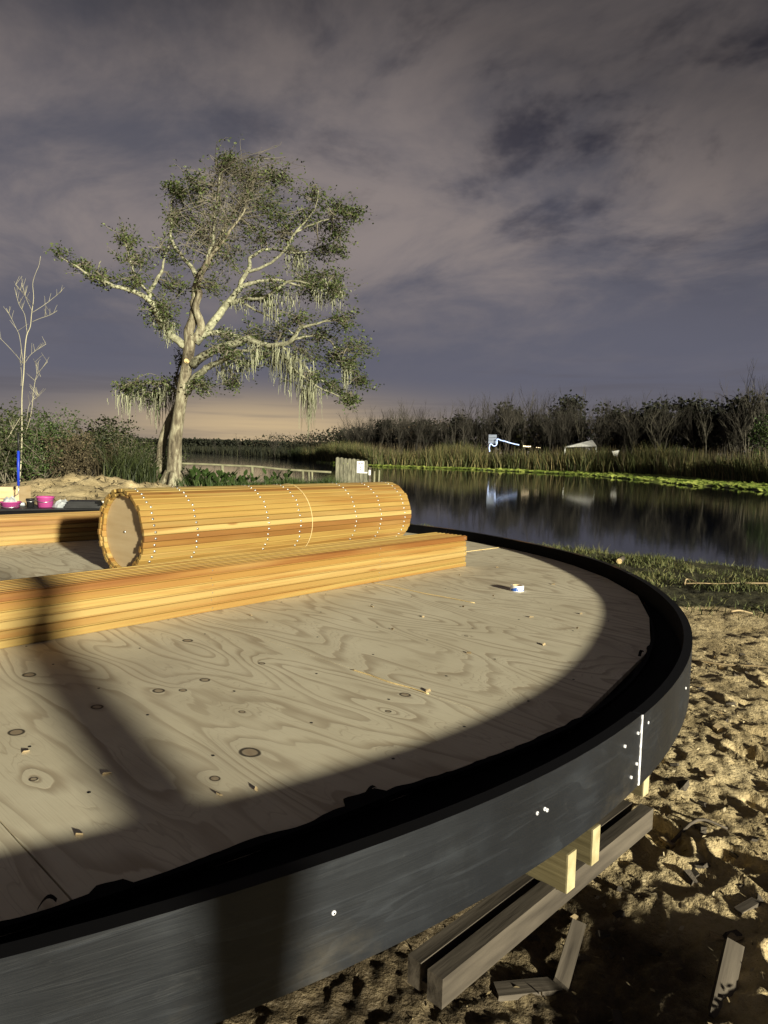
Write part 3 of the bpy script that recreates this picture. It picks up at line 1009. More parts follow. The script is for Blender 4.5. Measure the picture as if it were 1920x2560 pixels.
# ------------------------------------------------------------------ slat barrel
BR, BL, BA = 0.2642, 2.504, 49.49
barrel = thing('slat_barrel', 'long barrel of cedar slats lying on its side, studded with screw heads', 'barrel', (-1.5958, 4.2725, DECK_Z), R_(BA))
NS = 42
ow = 2 * math.pi * (BR - 0.010) / NS
stave = slat_mesh('stave', BL, ow * 0.97, 0.019, 0.0035)
NI = 38
iw = 2 * math.pi * (BR - 0.034) / NI
stave_in = slat_mesh('inner_stave', BL, iw * 1.03, 0.016, 0.004)
_riv = Acc().lathe([(0, 0.0050), (0.0050, 0.0042), (0.0080, 0.0016), (0.0086, -0.002)], 12).mesh('screw_head', True)
_riv.materials.append(M['steel'])
rs = random.Random(5)
for k in range(NS):
    a = 2 * math.pi * (k + 0.5) / NS
    s = obj('stave', stave, None, barrel)
    r = BR - 0.0095 - 0.0003 * (k % 2)
    s.location = (rs.uniform(-.009, .004), r * math.cos(a), BR + r * math.sin(a))
    s.rotation_euler = (a - math.pi / 2, 0, 0)
    if -0.2 < math.sin(a) + 0.75 or math.cos(a) < 0:
        for t in (0.030, 0.147, 0.376, 0.494, 0.726, 0.845, 0.966):
            q = obj('screw_head', _riv, None, s)
            q.location = (BL * t + rs.uniform(-.002, .002), rs.uniform(-.002, .002), 0.0095)
for k in range(NI):
    a = 2 * math.pi * (k + 0.2) / NI
    s = obj('inner_stave', stave_in, None, barrel)
    r = BR - 0.032
    s.location = (rs.uniform(-.004, .012), r * math.cos(a), BR + r * math.sin(a))
    s.rotation_euler = (a - math.pi / 2, 0, 0)
for x in (0.034, BL - 0.05):
    d = build(Acc().lathe([(0, -0.006), (BR - 0.041, -0.006), (BR - 0.041, 0.006), (0, 0.006)], 48, axis='X'), 'end_disc', M['disc'], barrel, loc=(x, 0, BR))
    q = obj('screw_head', _riv, None, d)
    q.location = (-0.006, 0, 0)
    q.rotation_euler = (0, R_(-90), 0)
# twine round the middle
th = np.linspace(0, 2 * np.pi, 65)
build(Acc().tube(np.stack([0.538 * BL + 0.004 * np.sin(th * 2), (BR + 0.0025) * np.cos(th), BR + (BR + 0.0025) * np.sin(th)], -1), 0.0032, 6, False), 'twine_band', M['cord'], barrel, smooth=True)

# ------------------------------------------------------------------ small things on the deck
tape = thing('tape_roll', 'small white and blue roll of tape standing on the plywood', 'tape', (0.785, 4.075, DECK_Z), 0.4)
build(Acc().lathe([(0.029, 0.0), (0.0385, 0.0), (0.039, 0.002), (0.039, 0.031), (0.0385, 0.033), (0.029, 0.033), (0.029, 0.0)], 40), 'tape', M['white'], tape, smooth=False)
build(Acc().lathe([(0.0265, 0.0), (0.0291, 0.0), (0.0291, 0.0335), (0.0265, 0.0335), (0.0265, 0.0)], 40), 'core', M['disc'], tape)


def patch(a0, a1, z0f, z1f, r, n=14):
    a = np.linspace(a0, a1, n)
    V = [(r * math.cos(q), r * math.sin(q), z0f(t)) for q, t in zip(a, np.linspace(0, 1, n))] + [(r * math.cos(q), r * math.sin(q), z1f(t)) for q, t in zip(a, np.linspace(0, 1, n))]
    return V, [(i, i + 1, n + i + 1, n + i) for i in range(n - 1)]


A = Acc()
A.add(*patch(-3.3, -2.2, lambda t: .003, lambda t: .012 + .014 * t, 0.0394))
A.add(*patch(-2.15, -1.95, lambda t: .003, lambda t: .026 - .02 * t, 0.0394))
A.add(*patch(-1.35, -1.22, lambda t: .004, lambda t: .014, 0.0394))
A.add(*patch(-1.1, 0.2, lambda t: .004, lambda t: .010 + .008 * t, 0.0394))
build(A, 'printed_band', M['tape_blue'], tape)


def twine_line(label, p, q, sag):
    n = 30
    t = np.linspace(0, 1, n)
    P = np.stack([p[0] + (q[0] - p[0]) * t + sag * np.sin(t * 9) * np.sin(t * 3.1), p[1] + (q[1] - p[1]) * t + sag * np.cos(t * 7) * np.sin(t * 3.1), np.full(n, DECK_Z + 0.0022)], -1)
    return tag(build(Acc().tube(P, 0.0024, 5), 'twine', M['cord'], smooth=True), label, 'twine', 'lengths of pale twine along the plywood joints')


twine_line('pale twine on the plywood running from the stack towards the knots', (-0.06, 4.21), (0.49, 3.70), 0.004)
twine_line('pale twine past the end of the slat stack', (0.60, 5.60), (1.05, 6.03), 0.003)
twine_line('pale twine along the plywood joint between two knots', (-0.10, 2.50), (0.16, 2.263), 0.004)

rs = random.Random(3)
chips = [(0.50, 4.55), (0.16, 2.29), (-0.28, 1.58), (-0.36, 1.55), (-0.65, 1.64), (0.9, 3.2), (1.0, 3.5), (0.20, 3.35), (0.62, 3.9), (0.05, 3.1), (-0.05, 3.55), (0.35, 2.75), (0.68, 2.9), (-0.62, 3.3), (0.8, 4.9), (-0.6, 1.37), (-0.9, 1.75), (1.05, 4.3), (0.42, 3.6), (0.73, 3.4)]
for k, (x, y) in enumerate(chips):
    ln, wd = rs.uniform(.005, .012), rs.uniform(.0018, .004)
    c = build(Acc().add([(-ln, -wd, 0), (ln, -wd * .5, .001), (ln * .8, wd * .7, .006), (-ln * .9, wd, .003), (-ln, -wd, .003), (ln, -wd * .5, .004), (ln * .8, wd * .7, .009), (-ln * .9, wd, .006)],
                        [(0, 3, 2, 1), (4, 5, 6, 7), (0, 1, 5, 4), (1, 2, 6, 5), (2, 3, 7, 6), (3, 0, 4, 7)]), 'wood_chip', M['straw'], loc=(x, y, DECK_Z), rot=(0, 0, rs.uniform(0, 6)))
    tag(c, 'curled wood chip lying loose on the plywood deck', 'wood chip', 'wood chips on the deck')

# ------------------------------------------------------------------ table with buckets beyond the far rim
TB = (-4.35, 9.0)
tb = thing('work_table', 'low black topped work table loaded with paint gear beyond the deck', 'table', (TB[0], TB[1], 0), R_(12))
build(Acc().box((0, 0, 0.575), (2.3, 0.62, 0.045)), 'table_top', M['blackplastic'], tb)
for sx in (-1.05, 1.05):
    for sy in (-.25, .25):
        build(Acc().box((sx, sy, 0.235), (0.045, 0.045, 0.64)), 'leg', M['blackplastic'], tb)


def on_table(u, v):
    q, s = math.cos(R_(12)), math.sin(R_(12))
    return (TB[0] + u * q - v * s, TB[1] + u * s + v * q, 0.597)


def bucket(label, cat, u, v, r, h, mat, tilt=0.0):
    b = thing('bucket', label, cat, on_table(u, v), 0.3, 'buckets on the work table')
    build(Acc().lathe([(0, 0), (r * .84, 0), (r * 0.97, h * .86), (r, h * .87), (r * 1.04, h * .9), (r * 1.04, h), (r * .97, h), (r * .8, 0.012), (0, 0.012)], 28), 'body', mat, b, smooth=True)
    a = np.linspace(0, math.pi, 14)
    build(Acc().tube(np.stack([r * 1.05 * np.cos(a), -r * .35 * np.sin(a) - r * .7 * np.sin(a), h * .88 - r * .5 * np.sin(a)], -1), 0.004, 5), 'handle', M['steel'], b, smooth=True)
    return b


bucket('bright pink plastic bucket on the work table', 'bucket', 0.03, 0.0, .105, .135, M['pink'])
bucket('shallow pink tub beside the roller pole on the work table', 'tub', -.36, -.06, .12, .07, M['pink'])
bucket('small black bucket between the pink bucket and pink tub', 'bucket', -.15, .02, .05, .105, M['blackplastic'])
bucket('black bucket at the end of the work table by the pole', 'bucket', -.56, -.02, .055, .11, M['blackplastic'])
rs = random.Random(2)


def crumple(name, label, cat, u, v, sx, sy, h, mat, seed):
    n = 14
    r_ = np.random.default_rng(seed)
    a = np.linspace(0, 2 * np.pi, n, endpoint=False)
    V = []
    for k, (f, z) in enumerate(((1.0, 0.0), (.95, .35), (.7, .75), (.3, 1.0))):
        j = 1 + 0.25 * (r_.random(n) - .5)
        V.append(np.stack([sx * f * j * np.cos(a), sy * f * j * np.sin(a), h * z * (1 + .5 * (r_.random(n) - .5))], -1))
    V = np.vstack(V + [np.array([[0, 0, h * .8]])])
    F = [(k * n + i, k * n + (i + 1) % n, (k + 1) * n + (i + 1) % n, (k + 1) * n + i) for k in range(3) for i in range(n)]
    A = Acc().add(V, F)
    A.F.append(np.array([(3 * n + i, 3 * n + (i + 1) % n, 4 * n) for i in range(n)]))
    return tag(build(A, name, mat, loc=on_table(u, v)), label, cat)


crumple('plastic_bag', 'crumpled clear plastic bag beside the pink bucket', 'plastic bag', .24, -.02, .12, .08, .09, M['bag'], 4)
crumple('plastic_wrap', 'crumpled clear wrap lying in the shallow pink tub', 'plastic wrap', -.37, -.06, .10, .07, .13, M['bag'], 9)
tr = thing('folded_tarp', 'folded black tarp laid on the work table', 'tarp', on_table(.50, 0), R_(12))
for k in range(3):
    build(Acc().prism([(-.21 + .02 * k, -.16), (.21 - .03 * k, -.15), (.22 - .02 * k, .14), (-.20, .16 - .01 * k)], .028 * k, .028 * k + .0285), 'fold', M['blackplastic'], tr)
wt = thing('white_tub', 'small white plastic tub at the end of the folded tarp', 'tub', on_table(.79, 0), R_(12))
build(Acc().prism([(-.055, -.06), (.055, -.06), (.06, .06), (-.06, .06)], 0, .07), 'body', M['white'], wt)
build(Acc().prism([(-.062, -.066), (.062, -.066), (.066, .066), (-.066, .066)], .0705, .082), 'lid', M['white'], wt)
# roller pole standing in the tub
pl = thing('roller_pole', 'blue paint roller pole with black grip standing on the table', 'roller pole', on_table(-.345, .16), 0)
build(Acc().tube([(0.022, 0, .26), (0.024, 0, .50), (0.03, 0, .705)], [.017, .017, .017], 10), 'pole', M['blue'], pl, smooth=True)
build(Acc().tube([(0.03, 0, .70), (0.034, 0, .93)], [.013, .013], 8), 'grip', M['blackplastic'], pl, smooth=True)
build(Acc().tube([(0.022, 0, .27), (0.022, 0, .19), (0.012, 0, .15), (-.045, 0, .11), (-.055, 0, .06), (-.03, 0, .045)], [.006] * 6, 6), 'roller_frame', M['steel'], pl, smooth=True)
build(Acc().tube([(-.10, 0, .023), (.10, 0, .023)], [.023, .023], 12), 'roller_cover', M['bag'], pl, smooth=True)
cr = thing('wooden_crate', 'pale slatted wooden crate beside the roller pole on the sand', 'crate', (-5.28, 9.6, 0.0), R_(8))
for k in range(5):
    build(Acc().box((0, -.24, .08 + k * .165), (.75, .02, .155)), 'slat', M['disc'], cr)
for sx in (-.365, .365):
    build(Acc().box((sx, -.262, .41), (.06, .022, .84)), 'post', M['disc'], cr)
    build(Acc().box((sx, 0, .41), (.02, .46, .82)), 'side_panel', M['disc'], cr)

# ------------------------------------------------------------------ rail fence and picket gate by the water
RNGP = random.Random(12)


def gz(x, y):
    return float(ground_h(np.array([float(x)]), np.array([float(y)]))[0])


fence = thing('rail_fence', 'low weathered rail fence along the water beside the picket gate', 'fence', (0, 0, 0))
rail = [(-7.6, 25.9, .80), (-6.6, 25.95, .79), (-5.6, 26.0, .765), (-4.7, 26.05, .745), (-3.8, 26.1, .67), (-3.0, 26.15, .635), (-1.98, 26.2, .60)]
rp = spline(rail, 3)
build(Acc().tube(rp, 0.042, 7), 'rail', M['rail'], fence, smooth=True)
for x, y, zt, r in ((-5.95, 25.98, .775, .06), (-4.87, 26.04, .75, .058), (-3.02, 26.15, .64, .05), (-2.80, 26.17, .63, .04), (-2.68, 26.16, .625, .035), (-7.5, 25.9, .80, .05)):
    build(Acc().tube([(x + .02, y, gz(x, y) - .25), (x, y, zt * .5), (x - .01, y, zt)], [r * 1.05, r, r], 7), 'post', M['rail'], fence, smooth=True)

gate = thing('picket_gate', 'weathered dog-eared picket gate panel carrying a white notice', 'gate', (-1.82, 26.2, 0.0), R_(2))
gb = gz(-1.3, 26.2) - 0.03
for k in range(8):
    w = .137
    x0 = k * .149
    top = 1.155 - .012 * k + RNGP.uniform(-.012, .012)
    P = [(x0, gb), (x0 + w, gb)]
    for a in np.linspace(0, math.pi, 9):
        P.append((x0 + w / 2 + w / 2 * math.cos(a), top - .05 + .05 * math.sin(a) * 1.2))
    n = len(P)
    dy = RNGP.uniform(-.006, .006)
    V = [(x, dy, z) for x, z in P] + [(x, dy + .018, z) for x, z in P]
    A = Acc().add(V, [(i, (i + 1) % n, n + (i + 1) % n, n + i) for i in range(n)])
    A.F.append(np.array([(0, i, i + 1) for i in range(1, n - 1)]))
    A.F.append(np.array([(n, n + i + 1, n + i) for i in range(1, n - 1)]))
    build(A, 'picket', M['picket'], gate)
for z in (.28, .86):
    build(Acc().box((.6, .042, z), (1.2, .04, .09)), 'back_rail', M['picket'], gate)
build(Acc().box((1.27, .04, .32), (.09, .09, 1.0)), 'hinge_post', M['oldwood'], gate)
lt = build(Acc().box((1.02, -.022, .615), (.30, .018, .045)), 'latch_bar', M['white'], gate)
build(Acc().box((1.255, -.025, .62), (.075, .03, .19)), 'latch_plate', M['white'], gate)
for x, tlt, zt in ((1.42, .01, .68), (1.56, .05, .72)):
    st = tag(build(Acc().tube([(-1.82 + x, 26.25, gz(-.3, 26.25) - .2), (-1.82 + x + tlt, 26.25, zt)], [.04, .034], 7), 'fence_stake', M['rail'], smooth=True),
             'slim weathered stake standing just past the picket gate', 'stake', 'stakes beside the picket gate')
sg = thing('notice_sign', 'white printed notice fixed to the picket gate', 'sign', (-1.82 + .79, 26.2 + .028, .60), R_(2))
build(Acc().box((.125, -.012, .215), (.27, .006, .43)), 'board', M['white'], sg)
M['ink_red'] = simple('faded_red_ink', (0.30, 0.12, 0.12), (0.36, 0.17, 0.17), 6, 0.6, 0.0)
M['ink_grey'] = simple('grey_ink', (0.16, 0.16, 0.18), (0.22, 0.22, 0.25), 6, 0.6, 0.0)
M['ink_blue'] = simple('slate_ink', (0.10, 0.14, 0.22), (0.14, 0.18, 0.27), 6, 0.6, 0.0)
for x, mt in ((.075, 'ink_red'), (.175, 'ink_grey')):
    build(Acc().lathe([(0, 0), (.036, 0), (.036, .003), (0, .003)], 18, axis='Y').mesh and Acc().lathe([(0.016, 0), (.036, 0), (.036, .003), (0.016, .003), (0.016, 0)], 18, axis='Y'), 'printed_circle', M[mt], sg, loc=(x, -.018, .345))
    build(Acc().box((x, -.0168, .345), (.055, .003, .012), M=Matrix.Rotation(0.7, 4, 'Y')), 'printed_bar', M[mt], sg)
for z in (.20, .115):
    build(Acc().add([(.08, -.0170, z), (.17, -.0170, z), (.125, -.0170, z + .055), (.08, -.0155, z), (.17, -.0155, z), (.125, -.0155, z + .055)],
                    [(0, 1, 2), (5, 4, 3)]), 'printed_triangle', M['ink_grey'], sg)
    build(Acc().box((.125, -.0170, z - .016), (.13, .003, .012)), 'printed_line', M['ink_blue'], sg)
for z in (.055, .035):
    build(Acc().box((.125, -.0170, z), (.15, .003, .008)), 'printed_line', M['ink_grey'], sg)

# ------------------------------------------------------------------ vegetation helpers
def leaf_cards(P, size, rng, asp=0.5, up=0.3):
    """one small folded leaf per point"""
    n = len(P)
    d = rng.normal(size=(n, 3))
    d[:, 2] = d[:, 2] * 0.7 + up * 0.2
    d /= np.linalg.norm(d, axis=1)[:, None]
    q = np.cross(d, rng.normal(size=(n, 3)))
    q /= np.linalg.norm(q, axis=1)[:, None] + 1e-9
    s = (size * (0.65 + 0.7 * rng.random(n)))[:, None]
    a = P
    b = P + d * s * 0.5 + q * s * asp * 0.5
    c = P + d * s
    e = P + d * s * 0.5 - q * s * asp * 0.5
    V = np.stack([a, b, c, e], 1).reshape(-1, 3)
    F = np.arange(4 * n).reshape(-1, 4)
    return V, F


def blades(P, h, w, rng, lean=0.35, seg=3, droop=0.25):
    """grass or reed blades rooted at P; h height per blade"""
    n = len(P)
    h = np.broadcast_to(h, (n,))
    az = rng.random(n) * 2 * np.pi
    ld = np.stack([np.cos(az), np.sin(az), np.zeros(n)], -1)
    le = (lean * rng.random(n))[:, None]
    wz = rng.random(n) * np.pi
    wd = np.stack([np.cos(wz), np.sin(wz), np.zeros(n)], -1) * (w * (0.6 + 0.8 * rng.random(n)))[:, None]
    rows = []
    for k in range(seg + 1):
        t = k / seg
        c = P + ld * le * h[:, None] * t ** 1.8 + np.array([0, 0, 1.0]) * (h * (t - droop * rng.random(n) * t ** 3))[:, None]
        f = max(1 - t ** 1.6, 0.04)
        rows.append(c - wd * f * 0.5)
        rows.append(c + wd * f * 0.5)
    V = np.stack(rows, 1).reshape(-1, 3)
    m = 2 * (seg + 1)
    base = (np.arange(n) * m)[:, None]
    F = np.vstack([base + np.array([2 * k, 2 * k + 1, 2 * k + 3, 2 * k + 2]) for k in range(seg)])
    return V, F


def stuff(name, V, F, mat, label=None):
    o = obj(name, mesh_np(name, V, F), mat)
    o['kind'] = 'stuff'
    if label:
        o['label'] = label
        o['category'] = name.replace('_', ' ')
    return o


# ------------------------------------------------------------------ the oak
OAK_LIMBS = {
    'trunk': [(-0.13, -0.02, 0.333), (-0.06, 0.79, 0.28), (-0.03, 1.62, 0.245), (0.12, 2.67, 0.21), (0.29, 3.7, 0.217), (0.43, 4.52, 0.196), (0.5, 5.14, 0.21), (0.54, 5.34, 0.175)],
    'trunk2': [(-0.5, 0.22, 0.193), (-0.48, 1.48, 0.161), (-0.34, 2.31, 0.154), (-0.16, 3.0, 0.14), (-0.11, 3.49, 0.105), (-0.23, 3.79, 0.07), (-0.37, 4.03, 0.035)],
    'low_left': [(-0.13, 3.42, 0.077), (-0.51, 3.72, 0.063), (-1.06, 3.84, 0.049), (-1.69, 3.72, 0.032), (-2.24, 3.47, 0.018)],
    'low_left2': [(-0.33, 3.69, 0.049), (-0.79, 3.54, 0.035), (-1.2, 3.19, 0.025), (-1.62, 3.25, 0.018), (-2.04, 2.96, 0.011)],
    'left': [(0.43, 5.17, 0.161), (0.29, 5.27, 0.14), (-0.09, 5.53, 0.133), (-0.5, 5.99, 0.119), (-0.74, 6.59, 0.105), (-1.32, 6.88, 0.077), (-2.07, 7.06, 0.063), (-2.58, 7.22, 0.049), (-2.89, 7.55, 0.035), (-3.53, 7.9, 0.014)],
    'left_up': [(-0.74, 6.59, 0.084), (-0.77, 6.99, 0.07), (-0.53, 7.33, 0.06), (-0.41, 7.8, 0.046), (-0.37, 8.27, 0.032), (-0.22, 8.67, 0.018)],
    'left_up2': [(-0.84, 6.86, 0.049), (-1.15, 7.45, 0.039), (-1.24, 7.98, 0.028), (-1.38, 8.51, 0.018)],
    'left_twig': [(-2.11, 7.06, 0.032), (-2.24, 7.43, 0.025), (-2.07, 7.76, 0.011)],
    'leader': [(0.5, 5.14, 0.21), (0.57, 5.75, 0.175), (0.74, 6.42, 0.161), (0.8, 6.89, 0.147), (0.89, 7.5, 0.133), (1.14, 8.04, 0.112), (1.42, 8.71, 0.095), (1.82, 9.57, 0.077), (2.29, 10.37, 0.056), (2.52, 10.84, 0.039), (2.75, 11.43, 0.018)],
    'leader2': [(0.67, 5.28, 0.175), (0.98, 5.82, 0.147), (0.85, 6.43, 0.119), (0.98, 6.97, 0.105), (0.89, 7.3, 0.091), (1.25, 8.11, 0.077), (1.62, 8.58, 0.063), (2.09, 9.32, 0.042), (2.5, 9.92, 0.025)],
    'up_left': [(0.82, 7.5, 0.091), (0.6, 7.89, 0.081), (0.19, 8.35, 0.07), (-0.08, 8.74, 0.06), (-0.29, 9.2, 0.053), (-0.32, 9.85, 0.042), (-0.3, 10.38, 0.028), (-0.18, 10.94, 0.014)],
    'up_mid': [(1.14, 8.04, 0.056), (1.41, 8.97, 0.046), (1.45, 9.76, 0.039), (1.65, 10.55, 0.028), (1.68, 11.21, 0.014)],
    'right1': [(0.67, 5.24, 0.161), (1.29, 5.97, 0.14), (1.63, 6.45, 0.126), (1.9, 6.79, 0.116), (2.21, 7.26, 0.088), (2.79, 7.54, 0.063), (3.47, 7.66, 0.049), (4.36, 7.58, 0.032), (5.04, 7.86, 0.014)],
    'right1a': [(2.14, 7.19, 0.084), (2.31, 7.73, 0.084), (2.47, 8.2, 0.07), (2.51, 8.53, 0.063), (3.05, 8.84, 0.049), (3.8, 8.76, 0.039), (5.02, 8.86, 0.018)],
    'right1b': [(2.41, 7.97, 0.063), (2.92, 8.14, 0.053), (3.53, 8.52, 0.046), (4.06, 9.23, 0.042), (4.4, 9.63, 0.032), (4.87, 10.1, 0.018), (4.99, 10.63, 0.011)],
    'right1c': [(4.06, 9.23, 0.032), (4.74, 9.57, 0.028), (5.48, 9.72, 0.021), (6.3, 9.68, 0.011)],
    'right2': [(1.87, 6.75, 0.098), (2.38, 6.9, 0.074), (3.13, 6.95, 0.063), (3.75, 7.23, 0.056), (4.16, 7.41, 0.042), (4.84, 7.26, 0.032), (5.81, 6.91, 0.014)],
    'right2a': [(2.11, 6.89, 0.049), (2.79, 6.54, 0.042), (3.42, 6.28, 0.039), (3.83, 5.96, 0.032), (4.18, 5.76, 0.018)],
    'right3': [(0.6, 4.46, 0.168), (1.15, 4.88, 0.147), (1.7, 5.1, 0.137), (2.25, 5.28, 0.126), (2.67, 5.39, 0.112), (3.15, 5.23, 0.095), (3.7, 5.18, 0.084), (4.25, 5.29, 0.074), (4.59, 5.67, 0.056), (5.07, 5.78, 0.042), (5.83, 5.87, 0.021)],
    'right3a': [(4.18, 5.25, 0.049), (4.87, 5.44, 0.042), (5.49, 5.32, 0.035), (5.85, 4.65, 0.028), (6.11, 3.84, 0.014)],
    'right3b': [(0.74, 5.45, 0.112), (1.29, 5.66, 0.095), (1.91, 5.72, 0.084), (2.32, 5.52, 0.07), (2.74, 5.36, 0.063)],
    'right3c': [(2.6, 5.35, 0.084), (3.36, 4.96, 0.07), (3.85, 4.6, 0.056), (4.54, 4.07, 0.042), (5.38, 3.54, 0.028), (6.22, 3.22, 0.014)],
    'right3d': [(3.7, 5.14, 0.053), (4.4, 4.62, 0.042), (5.1, 4.02, 0.032), (6.01, 3.56, 0.014)],
    'right4': [(0.43, 3.46, 0.168), (0.74, 3.92, 0.14), (1.15, 4.27, 0.116), (1.57, 4.48, 0.098), (2.12, 4.66, 0.077), (2.81, 4.82, 0.046), (3.22, 5.0, 0.021)],
    'right4a': [(0.74, 3.71, 0.049), (1.05, 3.65, 0.035), (1.43, 3.35, 0.018)],
    'right4b': [(1.84, 4.56, 0.039), (2.05, 4.15, 0.028), (2.33, 3.75, 0.014)],
}
OAK_CLUMPS = [(0.19, 10.72, 0.63, 0.42), (-0.15, 9.73, 0.42, 0.56), (-0.21, 10.87, 0.28, 0.21), (1.94, 11.6, 0.28, 0.28), (3.63, 11.38, 0.35, 0.28), (0.73, 10.66, 0.35, 0.28), (-1.31, 8.58, 0.42, 0.56), (-0.97, 7.86, 0.56, 0.42), (-2.28, 7.29, 0.49, 0.28), (-1.18, 7.18, 0.56, 0.28), (-3.02, 7.68, 0.28, 0.14), (0.05, 7.21, 0.56, 0.42), (-0.09, 6.41, 0.63, 0.56), (-0.23, 5.73, 0.42, 0.28), (-0.36, 8.53, 0.35, 0.42), (-0.64, 6.19, 0.42, 0.35), (1.83, 8.32, 0.77, 0.7), (1.28, 7.24, 0.56, 0.56), (0.73, 9.09, 0.63, 0.84), (3.38, 10.07, 0.63, 0.42), (4.79, 10.49, 0.56, 0.49), (5.61, 10.25, 0.42, 0.28), (4.46, 9.83, 0.98, 0.49), (5.49, 9.59, 0.84, 0.42), (6.16, 9.67, 0.35, 0.28), (3.66, 9.35, 0.7, 0.56), (5.02, 9.05, 0.77, 0.35), (5.63, 9.0, 0.35, 0.28), (2.77, 9.27, 0.56, 0.42), (4.0, 8.77, 0.7, 0.35), (5.03, 8.19, 0.7, 0.35), (5.52, 7.67, 0.56, 0.35), (4.49, 7.92, 0.63, 0.35), (3.47, 7.36, 0.7, 0.28), (4.85, 7.06, 0.77, 0.21), (5.67, 6.94, 0.35, 0.18), (2.79, 7.14, 0.63, 0.28), (4.52, 5.97, 0.84, 0.28), (3.49, 5.61, 0.84, 0.35), (5.21, 5.52, 1.05, 0.42), (6.1, 5.88, 0.63, 0.42), (6.39, 5.21, 0.63, 0.42), (5.57, 4.85, 0.84, 0.35), (6.62, 3.98, 0.42, 0.28), (4.53, 4.96, 0.91, 0.35), (5.73, 3.69, 0.56, 0.35), (6.29, 3.22, 0.35, 0.21), (4.89, 4.01, 0.63, 0.35), (6.2, 4.52, 0.42, 0.42), (1.84, 5.37, 0.56, 0.35), (1.84, 4.9, 0.56, 0.28), (2.54, 4.44, 0.63, 0.35), (1.99, 3.81, 0.42, 0.28), (1.02, 3.65, 0.42, 0.28), (-0.02, 4.85, 0.35, 0.42), (3.15, 4.79, 0.56, 0.28), (2.66, 5.73, 0.42, 0.28), (-1.69, 3.72, 0.56, 0.28), (-0.78, 3.81, 0.56, 0.35), (-1.13, 3.39, 0.7, 0.35), (-2.1, 3.58, 0.35, 0.21)]
OAK_TWIGGY = [(1.95, 11.41, 0.63, 0.49), (2.49, 11.22, 0.77, 0.56), (1.41, 10.42, 0.91, 0.7), (2.09, 10.11, 0.84, 0.84), (1.14, 9.62, 0.84, 0.98), (1.75, 9.24, 0.84, 0.84), (2.76, 10.78, 0.84, 0.63), (3.16, 11.56, 0.63, 0.35), (1.14, 8.7, 0.77, 0.77), (2.83, 9.93, 0.7, 0.56), (0.6, 9.88, 0.56, 0.7)]
OAK_MOSS = [(4.05, 4.74, 0.63, 1.33), (3.64, 4.8, 0.28, 1.12), (4.47, 4.34, 0.42, 1.19), (4.83, 3.6, 0.42, 1.61), (4.97, 3.54, 0.28, 1.19), (3.41, 6.69, 0.35, 1.19), (2.24, 6.79, 0.49, 0.42), (3.08, 4.92, 0.21, 0.77), (5.6, 6.87, 0.49, 0.49), (4.14, 8.51, 0.42, 0.56), (-1.96, 3.37, 0.42, 0.91), (-1.55, 3.45, 0.42, 0.84), (-1.13, 3.05, 0.14, 0.98), (-0.79, 3.47, 0.35, 0.84), (-0.51, 3.48, 0.28, 0.7), (1.84, 4.35, 0.35, 0.56), (2.54, 4.44, 0.35, 0.49), (-0.23, 5.66, 0.35, 0.63), (4.1, 6.77, 0.42, 0.42), (6.06, 4.31, 0.14, 0.77), (1.84, 5.64, 0.21, 0.42), (5.12, 6.79, 0.28, 0.42), (3.84, 4.81, 0.28, 0.91)]
SAPLING = [[(0.0, -0.03, 0.025), (0.09, 0.97, 0.025), (0.13, 1.83, 0.022), (0.15, 2.95, 0.02), (0.23, 3.79, 0.019), (0.27, 4.41, 0.017), (0.35, 5.02, 0.016), (0.48, 5.33, 0.014), (0.53, 5.74, 0.013), (0.61, 6.29, 0.009), (0.59, 6.76, 0.007), (0.7, 7.11, 0.005), (0.81, 7.36, 0.003), (0.87, 7.66, 0.002)], [(0.23, 1.69, 0.013), (0.5, 2.4, 0.011), (0.66, 3.25, 0.009), (0.8, 3.67, 0.008), (0.95, 3.81, 0.005), (1.27, 4.12, 0.002)], [(0.21, 4.1, 0.008), (0.0, 4.49, 0.006), (-0.3, 4.89, 0.004), (-0.5, 4.97, 0.002)], [(0.21, 4.1, 0.008), (0.22, 4.91, 0.008), (0.2, 5.21, 0.006), (-0.01, 5.81, 0.002)], [(0.37, 5.08, 0.008), (0.39, 5.68, 0.007), (0.29, 6.01, 0.006), (0.25, 6.5, 0.002)], [(0.56, 5.8, 0.007), (0.93, 6.11, 0.006), (1.41, 6.56, 0.002)], [(0.54, 5.49, 0.006), (0.81, 5.61, 0.005), (1.15, 5.73, 0.004), (1.4, 5.88, 0.002)], [(0.28, 4.13, 0.006), (0.48, 4.44, 0.004), (0.94, 4.78, 0.002)], [(0.13, 3.35, 0.007), (0.03, 3.76, 0.006), (-0.14, 4.26, 0.004), (-0.22, 4.45, 0.002)], [(0.55, 5.85, 0.004), (0.44, 6.23, 0.003), (0.42, 6.56, 0.002)], [(0.16, 2.39, 0.008), (0.04, 1.97, 0.008), (-0.07, 1.54, 0.006)], [(0.62, 2.82, 0.005), (0.96, 3.06, 0.002)], [(0.29, 2.14, 0.005), (0.31, 2.76, 0.004), (0.54, 3.07, 0.002)], [(0.8, 3.67, 0.004), (0.47, 4.19, 0.002)], [(0.61, 6.02, 0.004), (0.73, 6.4, 0.001)]]

OAKX, OAKY = -7.487, 25.42
OAKZ = gz(OAKX, OAKY)
oak = thing('oak_tree', 'tall spreading oak hung with grey moss at the water edge', 'tree', (OAKX, OAKY, OAKZ))
oak.scale = (1, 1, .965)
rt = np.random.default_rng(44)
